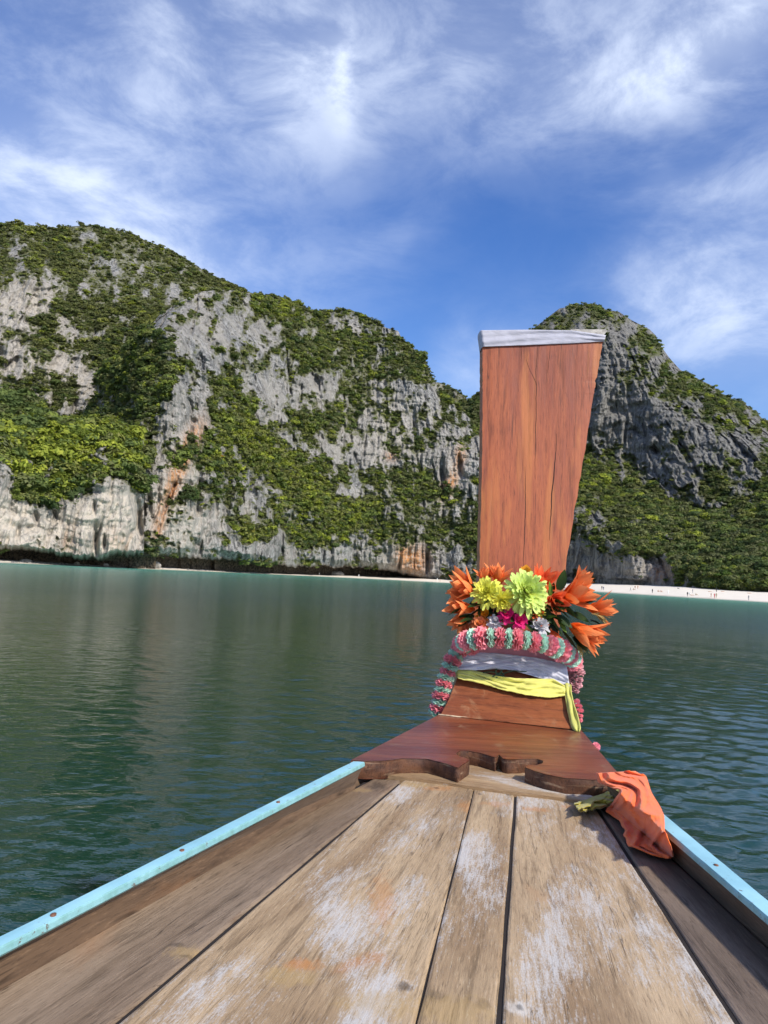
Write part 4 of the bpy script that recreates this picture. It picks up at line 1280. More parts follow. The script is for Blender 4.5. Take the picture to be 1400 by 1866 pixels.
dk = float(stem_d(925, 1228)) - 0.022
V, F = tubes([(spath([(880, 1226), (895, 1224), (915, 1228), (935, 1222), (960, 1224)], dk), 0.0016), (spath([(905, 1218), (903, 1226), (910, 1233), (915, 1236)], dk - .003), 0.0022), (spath([(898, 1233), (908, 1228), (920, 1234), (913, 1222)], dk - .004), 0.002), (spath([(915, 1221), (909, 1230), (904, 1236)], dk - .005), 0.0018)])
tag(part('green_string', V, F, plain('green_thread', (0.03, 0.07, 0.035), 0.7), None), 'dark green string knotted in the gap between white and yellow sashes', 'string')


# ------------------------------------------------------------------ orange rag and yellow rag
def rag(name, rows_l, rows_r, base_fn, mat, label, amp=0.008, seed=0, nr=44, nc=34, lift=0.006, curl=0.010):
    Lr = np.array(rows_l, float); Rr_ = np.array(rows_r, float)
    tt = np.linspace(0, 1, nr); k = np.linspace(0, 1, len(Lr))
    V = []
    for t in tt:
        lx, ly = np.interp(t, k, Lr[:, 0]), np.interp(t, k, Lr[:, 1]); rx, ry = np.interp(t, k, Rr_[:, 0]), np.interp(t, k, Rr_[:, 1])
        lx += 2.0 * math.sin(t * 23 + seed) + 1.0 * math.sin(t * 57); ry += 1.2 * math.sin(t * 31)
        q = np.linspace(0, 1, nc)
        x = lx + (rx - lx) * q; y = ly + (ry - ly) * q
        z = base_fn(x, y, t, q)
        w = q + 0.25 * math.sin(t * 5 + seed) + 0.10 * np.sin(t * 13 + q * 3)
        fo = np.maximum(np.sin(w * 11 + 1.2), -0.5) + 0.5 * np.sin(w * 23 + t * 6) + 0.9 * fbm(q * 3.5, 0 * q + t * 6, 0 * q + seed, 3)
        fo = fo + 0.75 * fbm(q * 4 + t * 3, 0 * q + t * 5 - q * 2, 0 * q + seed + 3, 4, 0.6, True)
        edge_ = np.exp(-(q / 0.07) ** 2) + np.exp(-((1 - q) / 0.07) ** 2)
        z = z + lift + amp * (0.75 + fo) * (1 - 0.5 * edge_) + curl * np.exp(-((q - 0.06) / 0.05) ** 2) * (0.5 + 0.5 * math.sin(t * 17 + seed))
        v = direction(x, y); tq = (z - CAMZ) / v[..., 2]
        p = v * tq[..., None]; p[..., 2] += CAMZ
        V.append(p)
    V = np.array(V)
    o = part(name, V.reshape(-1, 3), grid_faces(nr, nc), mat, None, True)
    so = o.modifiers.new('thickness', 'SOLIDIFY'); so.thickness = 0.0025; so.offset = 1
    sb = o.modifiers.new('soft', 'SUBSURF'); sb.levels = 1; sb.render_levels = 1
    return tag(o, label, 'cloth')


def rag_base(x, y, t, q):
    # rests on the red board at the top, on deck, washboard and rail lower down
    xin = 1222 - (1520 - y) / 0.854
    u = np.clip((x - (xin - 48)) / 42, 0, 1)
    low = ZD + 0.003 + (ZR + 0.004 - ZD) * u + 0.006 * np.sin(np.pi * u)
    k = np.clip((1430 - y) / 8, 0, 1)
    return np.maximum(k * (ZB + 0.003) + (1 - k) * low, low)


rag('orange_rag', [(1083, 1408), (1093, 1428), (1128, 1438), (1118, 1460), (1104, 1478), (1124, 1492), (1140, 1512), (1134, 1524), (1146, 1542), (1215, 1563)],
    [(1158, 1404), (1178, 1414), (1186, 1438), (1196, 1458), (1206, 1472), (1211, 1487), (1212, 1505), (1214, 1524), (1221, 1540), (1226, 1563)],
    rag_base, orange_cloth, 'bright orange rag draped over the right rail by the red bow board', nr=80, nc=60, amp=0.0042, seed=2, lift=0.004, curl=0.006)
rag('yellow_rag', [(1128, 1434), (1110, 1440), (1085, 1450), (1062, 1458), (1044, 1463)], [(1132, 1462), (1115, 1470), (1090, 1475), (1075, 1478), (1058, 1482)],
    lambda x, y, t, q: ZD + 0.003 + 0.011 * np.sin(np.pi * np.clip(q, 0, 1)) + 0 * x, cloth_mat('mustard_cotton', (0.46, 0.40, 0.05)), 'crumpled yellow-green rag lying on deck beside the orange rag', amp=0.0038, seed=5, nr=34, nc=22, lift=0.002, curl=0.004)

# ------------------------------------------------------------------ flowers
def petal_mesh(name, width, curve, tip=1.0, cup=0.25, nl=7, nw=5, ruff=0.0, seed=0):
    r = random.Random(seed); V = []
    for i in range(nl):
        t = i / (nl - 1)
        w = width * (math.sin(math.pi * min(1, t * 0.93 + 0.07) ** tip) ** 0.75) if t < 1 else width * 0.03
        for k in range(nw):
            s_ = k / (nw - 1) * 2 - 1
            z = curve * t * t + cup * w * s_ * s_ + ruff * math.sin(7 * t + 5 * s_ + seed) * abs(s_)
            V.append((s_ * w, t, z))
    return mesh_np(name, V, grid_faces(nl, nw))


def flower_col(name, inner, outer, rough=0.55, trans=0.35):
    m, t, bs = material(name)
    g = t.new('ShaderNodeTexCoord').outputs['Object']
    sp = t.new('ShaderNodeSeparateXYZ'); t.l.new(g, sp.inputs[0])
    n = t.noise(g, 9, 3)
    k = t.ramp(t.math('ADD', sp.outputs[1], t.math('MULTIPLY', t.math('SUBTRACT', n, 0.5), 0.5)), 0.1, 1.0)
    c = t.mix(k, inner, outer)
    t.l.new(c, bs.inputs['Base Color']); bs.inputs['Roughness'].default_value = rough; bs.inputs['Specular IOR Level'].default_value = 0.25
    vein = t.noise(t.mapping(g, scale=(14, 1, 1)), 3, 2)
    t.l.new(t.bump(vein, 0.25, 0.02), bs.inputs['Normal'])
    tr = t.new('ShaderNodeBsdfTranslucent'); t.l.new(c, tr.inputs[0])
    mx = t.new('ShaderNodeMixShader'); mx.inputs[0].default_value = trans
    t.l.new(bs.outputs[0], mx.inputs[1]); t.l.new(tr.outputs[0], mx.inputs[2])
    t.l.new(mx.outputs[0], t.n['Material Output'].inputs[0])
    return m


M_OR = flower_col('orange_petal', (1.0, 0.18, 0.02), (1.0, 0.34, 0.12))
M_RO = flower_col('red_orange_petal', (0.97, 0.12, 0.03), (1.0, 0.23, 0.09))
M_YE = flower_col('lime_yellow_petal', (0.86, 0.80, 0.06), (0.68, 0.84, 0.14))
M_MG = flower_col('magenta_petal', (0.80, 0.03, 0.22), (0.92, 0.10, 0.40))
M_AM = flower_col('amber_petal', (0.75, 0.26, 0.01), (0.80, 0.38, 0.03))
M_PE = flower_col('peach_petal', (0.85, 0.30, 0.13), (0.88, 0.50, 0.36))
M_WH = flower_col('white_petal', (0.62, 0.62, 0.66), (0.78, 0.78, 0.82))
M_LF = flower_col('dark_green_leaf', (0.012, 0.030, 0.008), (0.030, 0.060, 0.014), 0.4, 0.1)
M_LF2 = flower_col('fresh_green_leaf', (0.08, 0.16, 0.02), (0.16, 0.26, 0.04), 0.45, 0.2)
PET = [petal_mesh('petal', 0.165, c, 0.85, 0.5, seed=i) for i, c in enumerate((0.10, 0.22, 0.0, -0.1))]
for p in PET: p.materials.append(M_OR)
PETR = [petal_mesh('petal', 0.17, c, 0.8, 0.4, seed=i) for i, c in enumerate((0.2, 0.35))]
for p in PETR: p.materials.append(M_RO)
LEAFM = [petal_mesh('leaf', 0.24, c, 0.8, 0.3, seed=i) for i, c in enumerate((-0.15, 0.15, 0.0))]
for p in LEAFM: p.materials.append(M_LF)
LEAFM2 = petal_mesh('leaf', 0.2, -0.1, 0.75, 0.3); LEAFM2.materials.append(M_LF2)

PXM = 1.55e-3    # metres per photo pixel at the prow (about 2.17 m away)
YF = YP - 0.085
bq = thing('flower_bouquet', at_d(950, 1150, YF), 'bunch of orange, lime-yellow and magenta cloth flowers on the prow', 'flowers')


def basis(dx, dy, toward, spin=0.0):
    """matrix whose +Y points along a direction given in picture terms (right, down, towards the viewer)"""
    y = Vector((dx, -toward, -dy)).normalized()
    h = Vector((0, 0, 1)) if abs(y.z) < 0.9 else Vector((0, -1, 0))
    x = y.cross(h).normalized(); z = x.cross(y)
    m = Matrix((x, y, z)).transposed().to_4x4()
    return m @ Matrix.Rotation(spin, 4, 'Y')


def bulb(r):
    V = []; 
    for i in range(6):
        a = math.pi * i / 5
        for k in range(8):
            b = 2 * math.pi * k / 8
            V.append((r * math.sin(a) * math.cos(b), -r * math.cos(a) * 1.2, r * math.sin(a) * math.sin(b)))
    return mesh_np('calyx', V, grid_faces(6, 8, closed=True))


def lily(px, py, off, dx, dy, toward, length, n, spread, meshes, cmat, name='orange_flower', seed=0, extra=()):
    r = random.Random(seed)
    loc = Vector(at_d(px, py, YF - off)) - bq.location
    f = link(name, bulb(0.007), cmat, bq, loc)
    axis = basis(dx, dy, toward)
    n += 2
    rows = [(n, spread * 1.12, 1.0), (max(4, n - 2), spread * 0.6, 0.9), (4, spread * 0.3, 0.8)]
    for (cnt, sp, ls) in rows:
        for k in range(cnt):
            a = 2 * math.pi * k / cnt + r.uniform(-0.3, 0.3)
            tilt = sp * r.uniform(0.75, 1.15)
            m = axis @ Matrix.Rotation(a, 4, 'Y') @ Matrix.Rotation(-tilt, 4, 'X')
            l = 1.2 * length * PXM * ls * r.uniform(0.85, 1.12)
            o = link('petal', meshes[r.randrange(len(meshes))], None, f)
            o.matrix_local = m @ Matrix.Rotation(r.uniform(-0.35, 0.35), 4, 'Y') @ Matrix.Diagonal((l * r.uniform(0.8, 1.45), l, l * r.uniform(0.6, 1.6), 1))
    return f


lily(868, 1078, 0.02, -0.85, -0.25, 0.45, 54, 8, 0.55, PET, M_OR, seed=1)
lily(907, 1070, 0.00, 0.0, -1.0, 0.35, 42, 7, 0.50, PET, M_OR, seed=2)
lily(862, 1110, 0.03, -0.95, -0.05, 0.5, 48, 6, 0.42, PET, M_OR, seed=3)
lily(852, 1122, 0.015, -0.8, 0.7, 0.3, 34, 4, 0.35, PET, M_OR, seed=33)
lily(985, 1068, 0.00, 0.35, -0.65, 0.7, 38, 10, 0.95, PETR, M_RO, 'red_orange_flower', seed=4)
lily(1024, 1090, 0.03, 0.85, -0.35, 0.5, 58, 8, 0.60, PET, M_OR, seed=5)
lily(1072, 1108, 0.02, 0.95, -0.02, 0.35, 46, 7, 0.55, PET, M_OR, seed=6)
lily(1040, 1140, 0.05, 0.85, 0.42, 0.5, 62, 9, 0.50, PET, M_OR, seed=7)
lily(1006, 1092, 0.03, 0.2, 0.15, 0.9, 36, 6, 0.8, PETR, M_RO, 'red_orange_flower', seed=8)
lily(978, 1118, 0.03, -0.3, 0.2, 0.8, 30, 7, 0.8, PETR, M_RO, 'red_orange_flower', seed=9)
lily(1000, 1150, 0.04, 0.5, 0.7, 0.6, 30, 5, 0.5, PETR, M_RO, 'red_orange_flower', seed=21)
lily(1048, 1070, 0.0, 0.6, -0.8, 0.3, 38, 6, 0.5, PET, M_OR, seed=22)
lily(885, 1062, -0.005, -0.2, -0.8, 0.4, 30, 5, 0.6, PET, M_OR, seed=10)
lily(957, 1060, -0.01, 0.05, -1, 0.3, 26, 4, 0.45, [petal_mesh('petal', 0.28, 0.15)], M_AM, 'amber_flower', seed=11)
for o in bpy.data.objects:
    if o.name.startswith('amber_flower'):
        for c in o.children: c.data.materials.clear(); c.data.materials.append(M_AM)


def mum(name, px, py, off, dx, dy, toward, rad, mat, layers=6, per=17, width=0.11, squash=1.0, seed=0, droop=0.0):
    """chrysanthemum: many strap petals, one mesh"""
    r = np.random.default_rng(seed)
    pm = []
    axis = np.array(basis(dx, dy, toward))[:3, :3]
    V = []; F = []; o = 0
    for l in range(layers):
        q = l / (layers - 1)
        el = math.radians(88 - 96 * q); L = rad * PXM * (0.45 + 0.55 * q)
        cnt = int(per * (0.4 + 0.6 * q))
        for k in range(cnt):
            a = 2 * math.pi * (k + 0.5 * (l % 2)) / cnt + r.normal() * 0.1
            e = el + r.normal() * 0.12
            d = np.array([math.cos(a) * math.cos(e), math.sin(e), math.sin(a) * math.cos(e)])
            side = np.array([-math.sin(a), 0, math.cos(a)]); up = np.cross(side, d)
            ll = L * r.uniform(0.85, 1.1); w = width * rad * PXM * r.uniform(0.85, 1.15)
            for i, (t, ww_) in enumerate(((0.08, 0.45), (0.4, 0.85), (0.75, 1.0), (0.93, 0.8), (1.0, 0.35))):
                c = d * ll * t + up * ll * 0.20 * t * t * (1 if q < 0.8 else -0.6)
                c = c + np.array([0, rad * PXM * 0.12, 0]) * (1 - q)
                V += [c - side * w * ww_ + up * w * 0.35 * ww_, c, c + side * w * ww_ + up * w * 0.35 * ww_]
                if i:
                    b = o + i * 3
                    F += [(b - 3, b - 2, b + 1, b), (b - 2, b - 1, b + 2, b + 1)]
            o += 15
    V = np.array(V) @ axis.T
    me = mesh_np(name, V, np.array(F)); me.materials.append(mat)
    return link(name, me, None, bq, Vector(at_d(px, py, YF - off)) - bq.location)


def tinted(name, a, b):
    """petals that turn from a in the heart to b outside (distance from the flower's own centre)"""
    m, t, bs = material(name)
    g = t.new('ShaderNodeTexCoord').outputs['Object']
    ln = t.new('ShaderNodeVectorMath', operation='LENGTH'); t.l.new(g, ln.inputs[0])
    k = t.ramp(t.math('ADD', ln.outputs[1], t.math('MULTIPLY', t.noise(g, 90, 2), 0.02)), 0.015, 0.07)
    c = t.mix(k, a, b)
    t.l.new(c, bs.inputs['Base Color']); bs.inputs['Roughness'].default_value = 0.6; bs.inputs['Specular IOR Level'].default_value = 0.2
    tr = t.new('ShaderNodeBsdfTranslucent'); t.l.new(c, tr.inputs[0])
    mx = t.new('ShaderNodeMixShader'); mx.inputs[0].default_value = 0.3
    t.l.new(bs.outputs[0], mx.inputs[1]); t.l.new(tr.outputs[0], mx.inputs[2])
    t.l.new(mx.outputs[0], t.n['Material Output'].inputs[0])
    return m


M_MUM = tinted('lime_mum_petal', (0.82, 0.86, 0.12), (0.70, 0.87, 0.26)); M_MUM2 = tinted('yellow_mum_petal', (0.90, 0.82, 0.08), (0.80, 0.87, 0.18))
mum('yellow_mum', 958, 1080, 0.075, 0.05, -0.25, 0.95, 48, M_MUM, 8, 34, 0.085, seed=1)
mum('yellow_mum', 888, 1080, 0.065, -0.25, -0.25, 0.9, 34, M_MUM2, 7, 26, 0.095, seed=2)
mum('yellow_mum', 914, 1092, 0.085, 0.0, 0.45, 0.8, 27, M_MUM2, 5, 16, 0.12, seed=3)
mum('yellow_mum', 979, 1112, 0.06, 0.1, 0.8, 0.5, 22, M_MUM, 4, 10, 0.13, seed=31)
mum('magenta_flower', 922, 1121, 0.075, 0.0, -0.5, 0.8, 20, M_MG, 4, 10, 0.22, seed=4)
mum('magenta_flower', 946, 1131, 0.078, 0.1, -0.3, 0.9, 20, M_MG, 4, 10, 0.24, seed=5)
mum('amber_flower', 884, 1124, 0.05, 0.0, -0.6, 0.6, 20, M_AM, 3, 8, 0.26, seed=6)
mum('peach_flower', 876, 1140, 0.05, -0.2, -0.5, 0.8, 24, M_PE, 5, 14, 0.17, seed=7)
mum('peach_flower', 851, 1148, 0.03, -0.5, -0.5, 0.6, 20, M_PE, 4, 12, 0.18, seed=8)
mum('white_flower', 902, 1134, 0.07, 0.0, -0.6, 0.7, 18, M_WH, 4, 12, 0.18, seed=9)
mum('white_flower', 984, 1141, 0.07, 0.1, -0.6, 0.7, 22, M_WH, 5, 14, 0.16, seed=10)
r = random.Random(3)
leaves = [(842, 1112, -0.9, 0.2, 0.5, 36), (858, 1128, -0.6, 0.5, 0.6, 40), (850, 1090, -1, -0.2, 0.2, 34), (880, 1100, -0.3, 0.6, 0.6, 34), (905, 1112, 0.2, 0.6, 0.6, 34), (935, 1112, 0.1, 0.7, 0.5, 34), (950, 1125, 0.6, 0.4, 0.5, 32),
          (965, 1130, 0.9, 0.2, 0.5, 48), (1000, 1125, 0.4, 0.6, 0.5, 40), (1010, 1140, 0.3, 0.9, 0.4, 46), (1025, 1150, 0.5, 0.9, 0.4, 46), (1000, 1140, -0.2, 0.9, 0.5, 40), (1040, 1118, 0.9, 0.3, 0.5, 40), (1062, 1085, 0.9, 0.1, 0.5, 34),
          (1018, 1075, 0.2, -0.9, 0.2, 42), (1020, 1105, 0.8, 0.4, 0.6, 44), (990, 1100, 0.5, 0.5, 0.7, 32), (870, 1075, -0.7, -0.6, 0.3, 30), (1045, 1160, 0.7, 0.6, 0.3, 40), (925, 1105, -0.4, 0.6, 0.6, 30), (1050, 1100, 1, -0.2, 0.4, 34), (900, 1098, -0.9, 0.3, 0.5, 32),
          (1002, 1085, 0.1, -0.9, 0.4, 30), (960, 1105, 0.3, 0.8, 0.6, 36), (1075, 1130, 0.9, 0.3, 0.3, 34), (970, 1140, 0.1, 0.8, 0.4, 34)]
for k in range(48):
    x = r.uniform(862, 1030); y = r.uniform(1092, 1136)
    leaves.append((x, y, (x - 945) / 90 + r.uniform(-.6, .6), r.uniform(-0.2, 0.9), r.uniform(0.3, 0.8), r.uniform(28, 44)))
for i, (x, y, dx, dy, tw, ln) in enumerate(leaves):
    o = link('leaf', LEAFM[i % 3], None, bq, Vector(at_d(x, y, YF - r.uniform(0.0, 0.06))) - bq.location)
    m = basis(dx, dy, tw, r.uniform(-0.9, 0.9)); l = ln * PXM
    o.matrix_local = Matrix.Translation(o.location) @ m @ Matrix.Diagonal((l, l, l, 1))
for (x, y, dx, dy, tw, ln) in ((1018, 1130, 0.5, 0.8, 0.4, 30), (1003, 1085, -0.1, -1, 0.3, 28), (982, 1128, 1, -0.3, 0.4, 36)):
    o = link('leaf', LEAFM2, None, bq, Vector(at_d(x, y, YF - 0.05)) - bq.location)
    l = ln * PXM; o.matrix_local = Matrix.Translation(o.location) @ basis(dx, dy, tw, 0.5) @ Matrix.Diagonal((l, l, l, 1))
# grassy sprigs
sprig = plain('dry_grass', (0.42, 0.30, 0.10), 0.7)
for (x, y, dx, dy) in ((1052, 1170, 0.55, 1.0), (1082, 1118, 0.9, 0.4)):
    paths = []
    for k in range(14):
        a = math.atan2(dy, dx) + r.uniform(-0.5, 0.5); L_ = r.uniform(18, 34)
        paths.append((spath([(x + r.uniform(-4, 4), y), (x + math.cos(a) * L_ * .6, y + math.sin(a) * L_ * .6 - 2), (x + math.cos(a) * L_, y + math.sin(a) * L_)], YF - 0.03 - r.uniform(0, 0.02), 5), [0.0009, .0009, .0013, .0016, .0005]))
    V, F = tubes(paths)
    part('sprig', V, F, sprig, bq)


# ---- garland of carnations: every bloom a part
def carnation(seed):
    r = np.random.default_rng(seed); V = []; Fs = []; o = 0
    nl, na, nr = 4, 44, 6
    for l in range(nl):
        z0 = (l / (nl - 1) - 0.5) * 0.75
        ph = r.uniform(0, 6.28, 4); R0 = 1.0 - 0.5 * abs(z0)
        for i in range(nr):
            t = i / (nr - 1)
            for k in range(na):
                a = 2 * math.pi * k / na
                ruff = (math.sin(9 * a + ph[0]) + 0.7 * math.sin(14 * a + ph[1]) + 0.5 * math.sin(5 * a + ph[2])) * 0.11 * t ** 1.5
                rad = R0 * (0.12 + 0.88 * t) * (1 + 0.07 * math.sin(19 * a + ph[3]) * t)
                V.append((rad * math.cos(a), z0 * (0.35 + 0.75 * t) + ruff, rad * math.sin(a)))
        Fs.append(grid_faces(nr, na, closed=True) + o); o += nr * na
    return mesh_np('bloom', np.array(V), np.concatenate(Fs))


M_PK = plain('pink_crepe', (1.0, 0.36, 0.42), 0.8, 0.15, 2.5, 0.15, trans=0.35)
M_MT = plain('mint_crepe', (0.62, 0.93, 0.78), 0.8, 0.15, 2.5, 0.15, trans=0.35)
M_PL = plain('pale_pink_crepe', (0.74, 0.42, 0.46), 0.7, 0.25, 2.5, 0.3, trans=0.3)
CAR = {}
for nm, mt in (('pink_bloom', M_PK), ('mint_bloom', M_MT), ('pale_bloom', M_PL)):
    CAR[nm] = [carnation(len(CAR) * 5 + i) for i in range(3)]
    for me in CAR[nm]: me.materials.append(mt)


def garland(name, pts_, label, rad, gap, first=0, palette=('pink_bloom', 'mint_bloom'), thick=(0.62, 0.42)):
    P = np.array([at_d(x, y, YF + d) for x, y, d in pts_])
    q = np.linspace(0, 1, len(P)); tt = np.linspace(0, 1, 400)
    Q = np.stack([np.interp(tt, q, P[:, i]) for i in range(3)], 1)
    for _ in range(60): Q[1:-1] = (Q[:-2] + Q[2:] + 2 * Q[1:-1]) / 4
    L = np.concatenate([[0], np.cumsum(np.linalg.norm(np.diff(Q, axis=0), axis=1))])
    g = thing(name, Q[-1], label, 'garland')
    V, F = tube(Q[::12], 0.004)
    part('string', V, F, plain('thread', (0.3, 0.35, 0.3)), g)
    s_ = gap * 0.5; k = first
    while s_ < L[-1]:
        i = np.searchsorted(L, s_); i = min(max(i, 3), 396)
        t = Vector(Q[i + 3] - Q[i - 3]).normalized()
        nm = palette[k % len(palette)]
        o = link(nm, CAR[nm][k % 3], None, g)
        x = t.cross(Vector((0.13, 0.2, 0.9))).normalized(); z = x.cross(t)
        m = Matrix((x, t, z)).transposed().to_4x4() @ Matrix.Rotation(random.uniform(0, 6), 4, 'Y') @ Matrix.Rotation(random.uniform(-.12, .12), 4, 'X')
        rr_ = rad * random.uniform(0.92, 1.1) * (1 if k % 2 == 0 else 0.93)
        o.matrix_local = Matrix.Translation(Vector(Q[i]) - g.location) @ m @ Matrix.Diagonal((rr_, rr_ * thick[k % 2], rr_, 1))
        s_ += gap; k += 1
    return g


garland('carnation_garland', [(866, 1174, 0.02), (840, 1174, -0.01), (850, 1167, -0.07), (880, 1162, -0.10), (920, 1163, -0.108), (960, 1167, -0.108), (1000, 1175, -0.095), (1026, 1187, -0.06), (1042, 1198, -0.01), (1042, 1208, 0.03)],
        'pink and mint carnation garland running across the prow above white sash', 0.034, 0.0255, thick=(0.88, 0.68))
garland('carnation_garland', [(846, 1172, 0.0), (836, 1186, 0.0), (824, 1205, -0.01), (815, 1228, -0.01), (807, 1252, -0.015), (803, 1275, -0.02), (800, 1292, -0.02), (790, 1306, -0.02)],
        'pink and mint carnation garland hanging down the left side of the prow', 0.029, 0.0185, 1, thick=(0.72, 0.62))
garland('carnation_garland', [(1046, 1200, 0.03), (1050, 1215, 0.03), (1050, 1232, 0.03), (1044, 1250, 0.03), (1038, 1262, 0.03)],
        'faded dusty pink garland end hanging right of the white sash', 0.027, 0.017, 0, ('pale_bloom', 'pale_bloom'), (0.6, 0.6))
garland('carnation_garland', [(1046, 1278, 0.03), (1052, 1286, 0.02), (1054, 1300, 0.01), (1052, 1314, 0.01)],
        'short pink garland tail low at the right of the stem', 0.019, 0.013, 0, ('pink_bloom', 'pink_bloom'), (0.6, 0.6))
o = tag(link('carnation_bloom', CAR['pink_bloom'][1], None, None, Vector(at_z(1086, 1361, ZB - 0.005))), 'single pink carnation tucked behind the right edge of red board', 'flower')
o.scale = (0.012, 0.012, 0.012)

# ------------------------------------------------------------------ single trees that stand out from the forest
bark = plain('grey_bark', (0.13, 0.11, 0.09), 0.9, 0.3, 3)


def on_sheet(S, px, py):
    k = np.argmin((S['X'] - px) ** 2 + (S['Y'] - py) ** 2)
    return S['P'].reshape(-1, 3)[k]


def tree(S, px, py, rad, col, label, flat=0.85, seed=0, n=1500, name='tree'):
    p = on_sheet(S, px, py) + np.array([0, -rad * 0.35, -rad * 0.25])
    t = thing(name, p, label, 'tree' if name == 'tree' else 'bush')
    me = crown_mesh('crown', n, 900 + seed, leaf=0.085, flat=flat, clumps=16)
    me.materials.append(leaf_material('crown_' + name + str(seed), False, col))
    c = link('crown', me, None, t, (0, 0, rad * 0.75)); c.scale = (rad, rad, rad)
    rr_ = np.random.default_rng(seed)
    base = p + np.array([0, rad * 0.4, -rad * 0.6]); top_ = p + np.array([0, 0, rad * 0.9])
    paths = [([base, (base + top_) / 2 + np.array([0.1, 0, 0]), top_], [rad * 0.07, rad * 0.05, rad * 0.02])]
    for k in range(6):
        a = rr_.uniform(0, 6.28); m_ = base + (top_ - base) * rr_.uniform(0.35, 0.7)
        e = m_ + np.array([math.cos(a), math.sin(a), 0.5]) * rad * 0.6
        paths.append(([m_, (m_ + e) / 2 + np.array([0, 0, 0.08 * rad]), e], [rad * 0.03, rad * 0.022, rad * 0.008]))
    V, F = tubes(paths)
    part('trunk', V, F, bark, t)


tree(S3, 212, 806, 4.6, (0.15, 0.20, 0.026), 'rounded bright green tree at the right tip of the left bluff', seed=1)
tree(S3, 150, 812, 5.2, (0.12, 0.165, 0.024), 'broad yellow-green crown in the middle of the left bluff top', seed=2)
tree(S3, 92, 830, 4.4, (0.085, 0.13, 0.022), 'mid-green round tree on the bluff left of the broad yellow-green one', seed=3)
tree(S3, 112, 888, 4.0, (0.14, 0.18, 0.024), 'tree hanging lowest over the pale rock wall of the left bluff', 1.1, seed=4)
tree(S2, 398, 836, 2.6, (0.34, 0.19, 0.025), 'small orange-yellow tree on the cliff right of the orange streak', seed=5, n=900)
tree(S2, 452, 978, 4.2, (0.26, 0.25, 0.045), 'yellowish bushy tree low on the cliff above the sea notch', 1.2, seed=6)
tree(S2, 348, 915, 4.4, (0.045, 0.085, 0.020), 'dark green tree clinging alone to grey rock below the orange streak', 1.3, seed=7)
tree(S5, 1322, 1060, 5.2, (0.085, 0.14, 0.022), 'low spreading green shrub at the back of the beach, far right', 0.5, seed=8, name='shrub')

# ------------------------------------------------------------------ boulders along the shore
def sand_at(px, py):
    """point of the beach seen at a pixel"""
    d0 = float(shore_d(px)); w = float(np.interp(px, sx_, bd)); zb = float(np.interp(px, sx_, bz))
    q = np.linspace(0, 1.0, 200); z = zb * np.interp(q, [0, .12, .25, .5, .8, 1], [0, .2, .34, .62, .9, 1.0]); d = d0 + w * q
    y = horizon(px) + (CAMZ - z) * FPX / d
    k = int(np.argmin(np.abs(y - py)))
    p = at_d(float(px), float(y[k]), float(d[k])); p[2] = z[k]
    return p


stone = ROCK
import bmesh


def boulder(px, py, wpx, hpx, label, seed):
    p = sand_at(px, py)
    bm = bmesh.new(); bmesh.ops.create_icosphere(bm, subdivisions=3, radius=1)
    V = np.array([v.co[:] for v in bm.verts]); F = [[v.index for v in f.verts] for f in bm.faces]; bm.free()
    nrm = 1 + 0.30 * fbm(V[:, 0] * 1.3 + seed, V[:, 1] * 1.3, V[:, 2] * 1.3, 4) + 0.15 * fbm(V[:, 0] * 3 + seed, V[:, 1] * 3, V[:, 2] * 5, 3, .5, True)
    k = p[1] / FPX
    V = V * nrm[:, None] * np.array([wpx * k / 2, wpx * k / 2.4, hpx * k * 0.62]); V[:, 2] += hpx * k * 0.22
    o = part('boulder', V + 0, F, stone, None, False); o.location = p
    o.data.attributes.new('pale', 'FLOAT', 'POINT').data.foreach_set('value', np.full(len(V), 0.5, np.float32))
    tag(o, label, 'boulder')


boulder(610, 1048, 30, 9, 'flat pale boulder on the sand strip left of the white-shirted person', 1)
boulder(780, 1053, 32, 15, 'big brown boulder on the sand below the orange cliff patch', 2)
boulder(752, 1051, 22, 8, 'low grey boulder just left of the big brown boulder', 3)
boulder(48, 1024, 20, 6, 'low tan boulder under the sea notch at the far left', 4)
boulder(140, 1029, 10, 6, 'small lone boulder on the shore under the middle of the left bluff', 5)
boulder(188, 1031, 18, 7, 'boulder at the water just left of the dark cleft, leftmost of three', 6)
boulder(212, 1032, 14, 10, 'middle boulder of three by the water below the dark cleft', 7)
boulder(243, 1034, 24, 9, 'wide flat boulder below the dark cleft, rightmost of three', 8)
boulder(284, 1035, 16, 13, 'dark boulder standing at the left end of the black notch', 9)
boulder(1266, 1071, 9, 5, 'small pale rock at the top of the beach near the shrubs', 10)
# rubble under the notch
rb = np.random.default_rng(8); V = []; F = []
for k in range(420):
    x = rb.choice([rb.uniform(20, 300), rb.uniform(340, 470)]); p = sand_at(x, 0) * 1.0
    q = rb.uniform(0.1, 0.8); y = horizon(x) + 1.7 * FPX / (shore_d(x) + 10 * q)
    p = at_d(float(x), float(y), float(shore_d(x) + 1 + 12 * q)); p[2] = 0.15 + 0.5 * q
    sc = rb.uniform(0.15, 0.7)
    c = np.array([[1, 0, 0], [-1, 0, 0], [0, 1, 0], [0, -1, 0], [0, 0, 0.8], [0, 0, -0.8]]) * rb.uniform(0.6, 1.3, (6, 1)) * sc
    o = len(V); V += list(p + c)
    F += [[o + i for i in f] for f in ((0, 2, 4), (2, 1, 4), (1, 3, 4), (3, 0, 4), (2, 0, 5), (1, 2, 5), (3, 1, 5), (0, 3, 5))]
tag(part('shore_rubble', V, F, stone, None, False), 'broken rock rubble lying along the shore under the notch', 'rubble', kind='stuff')


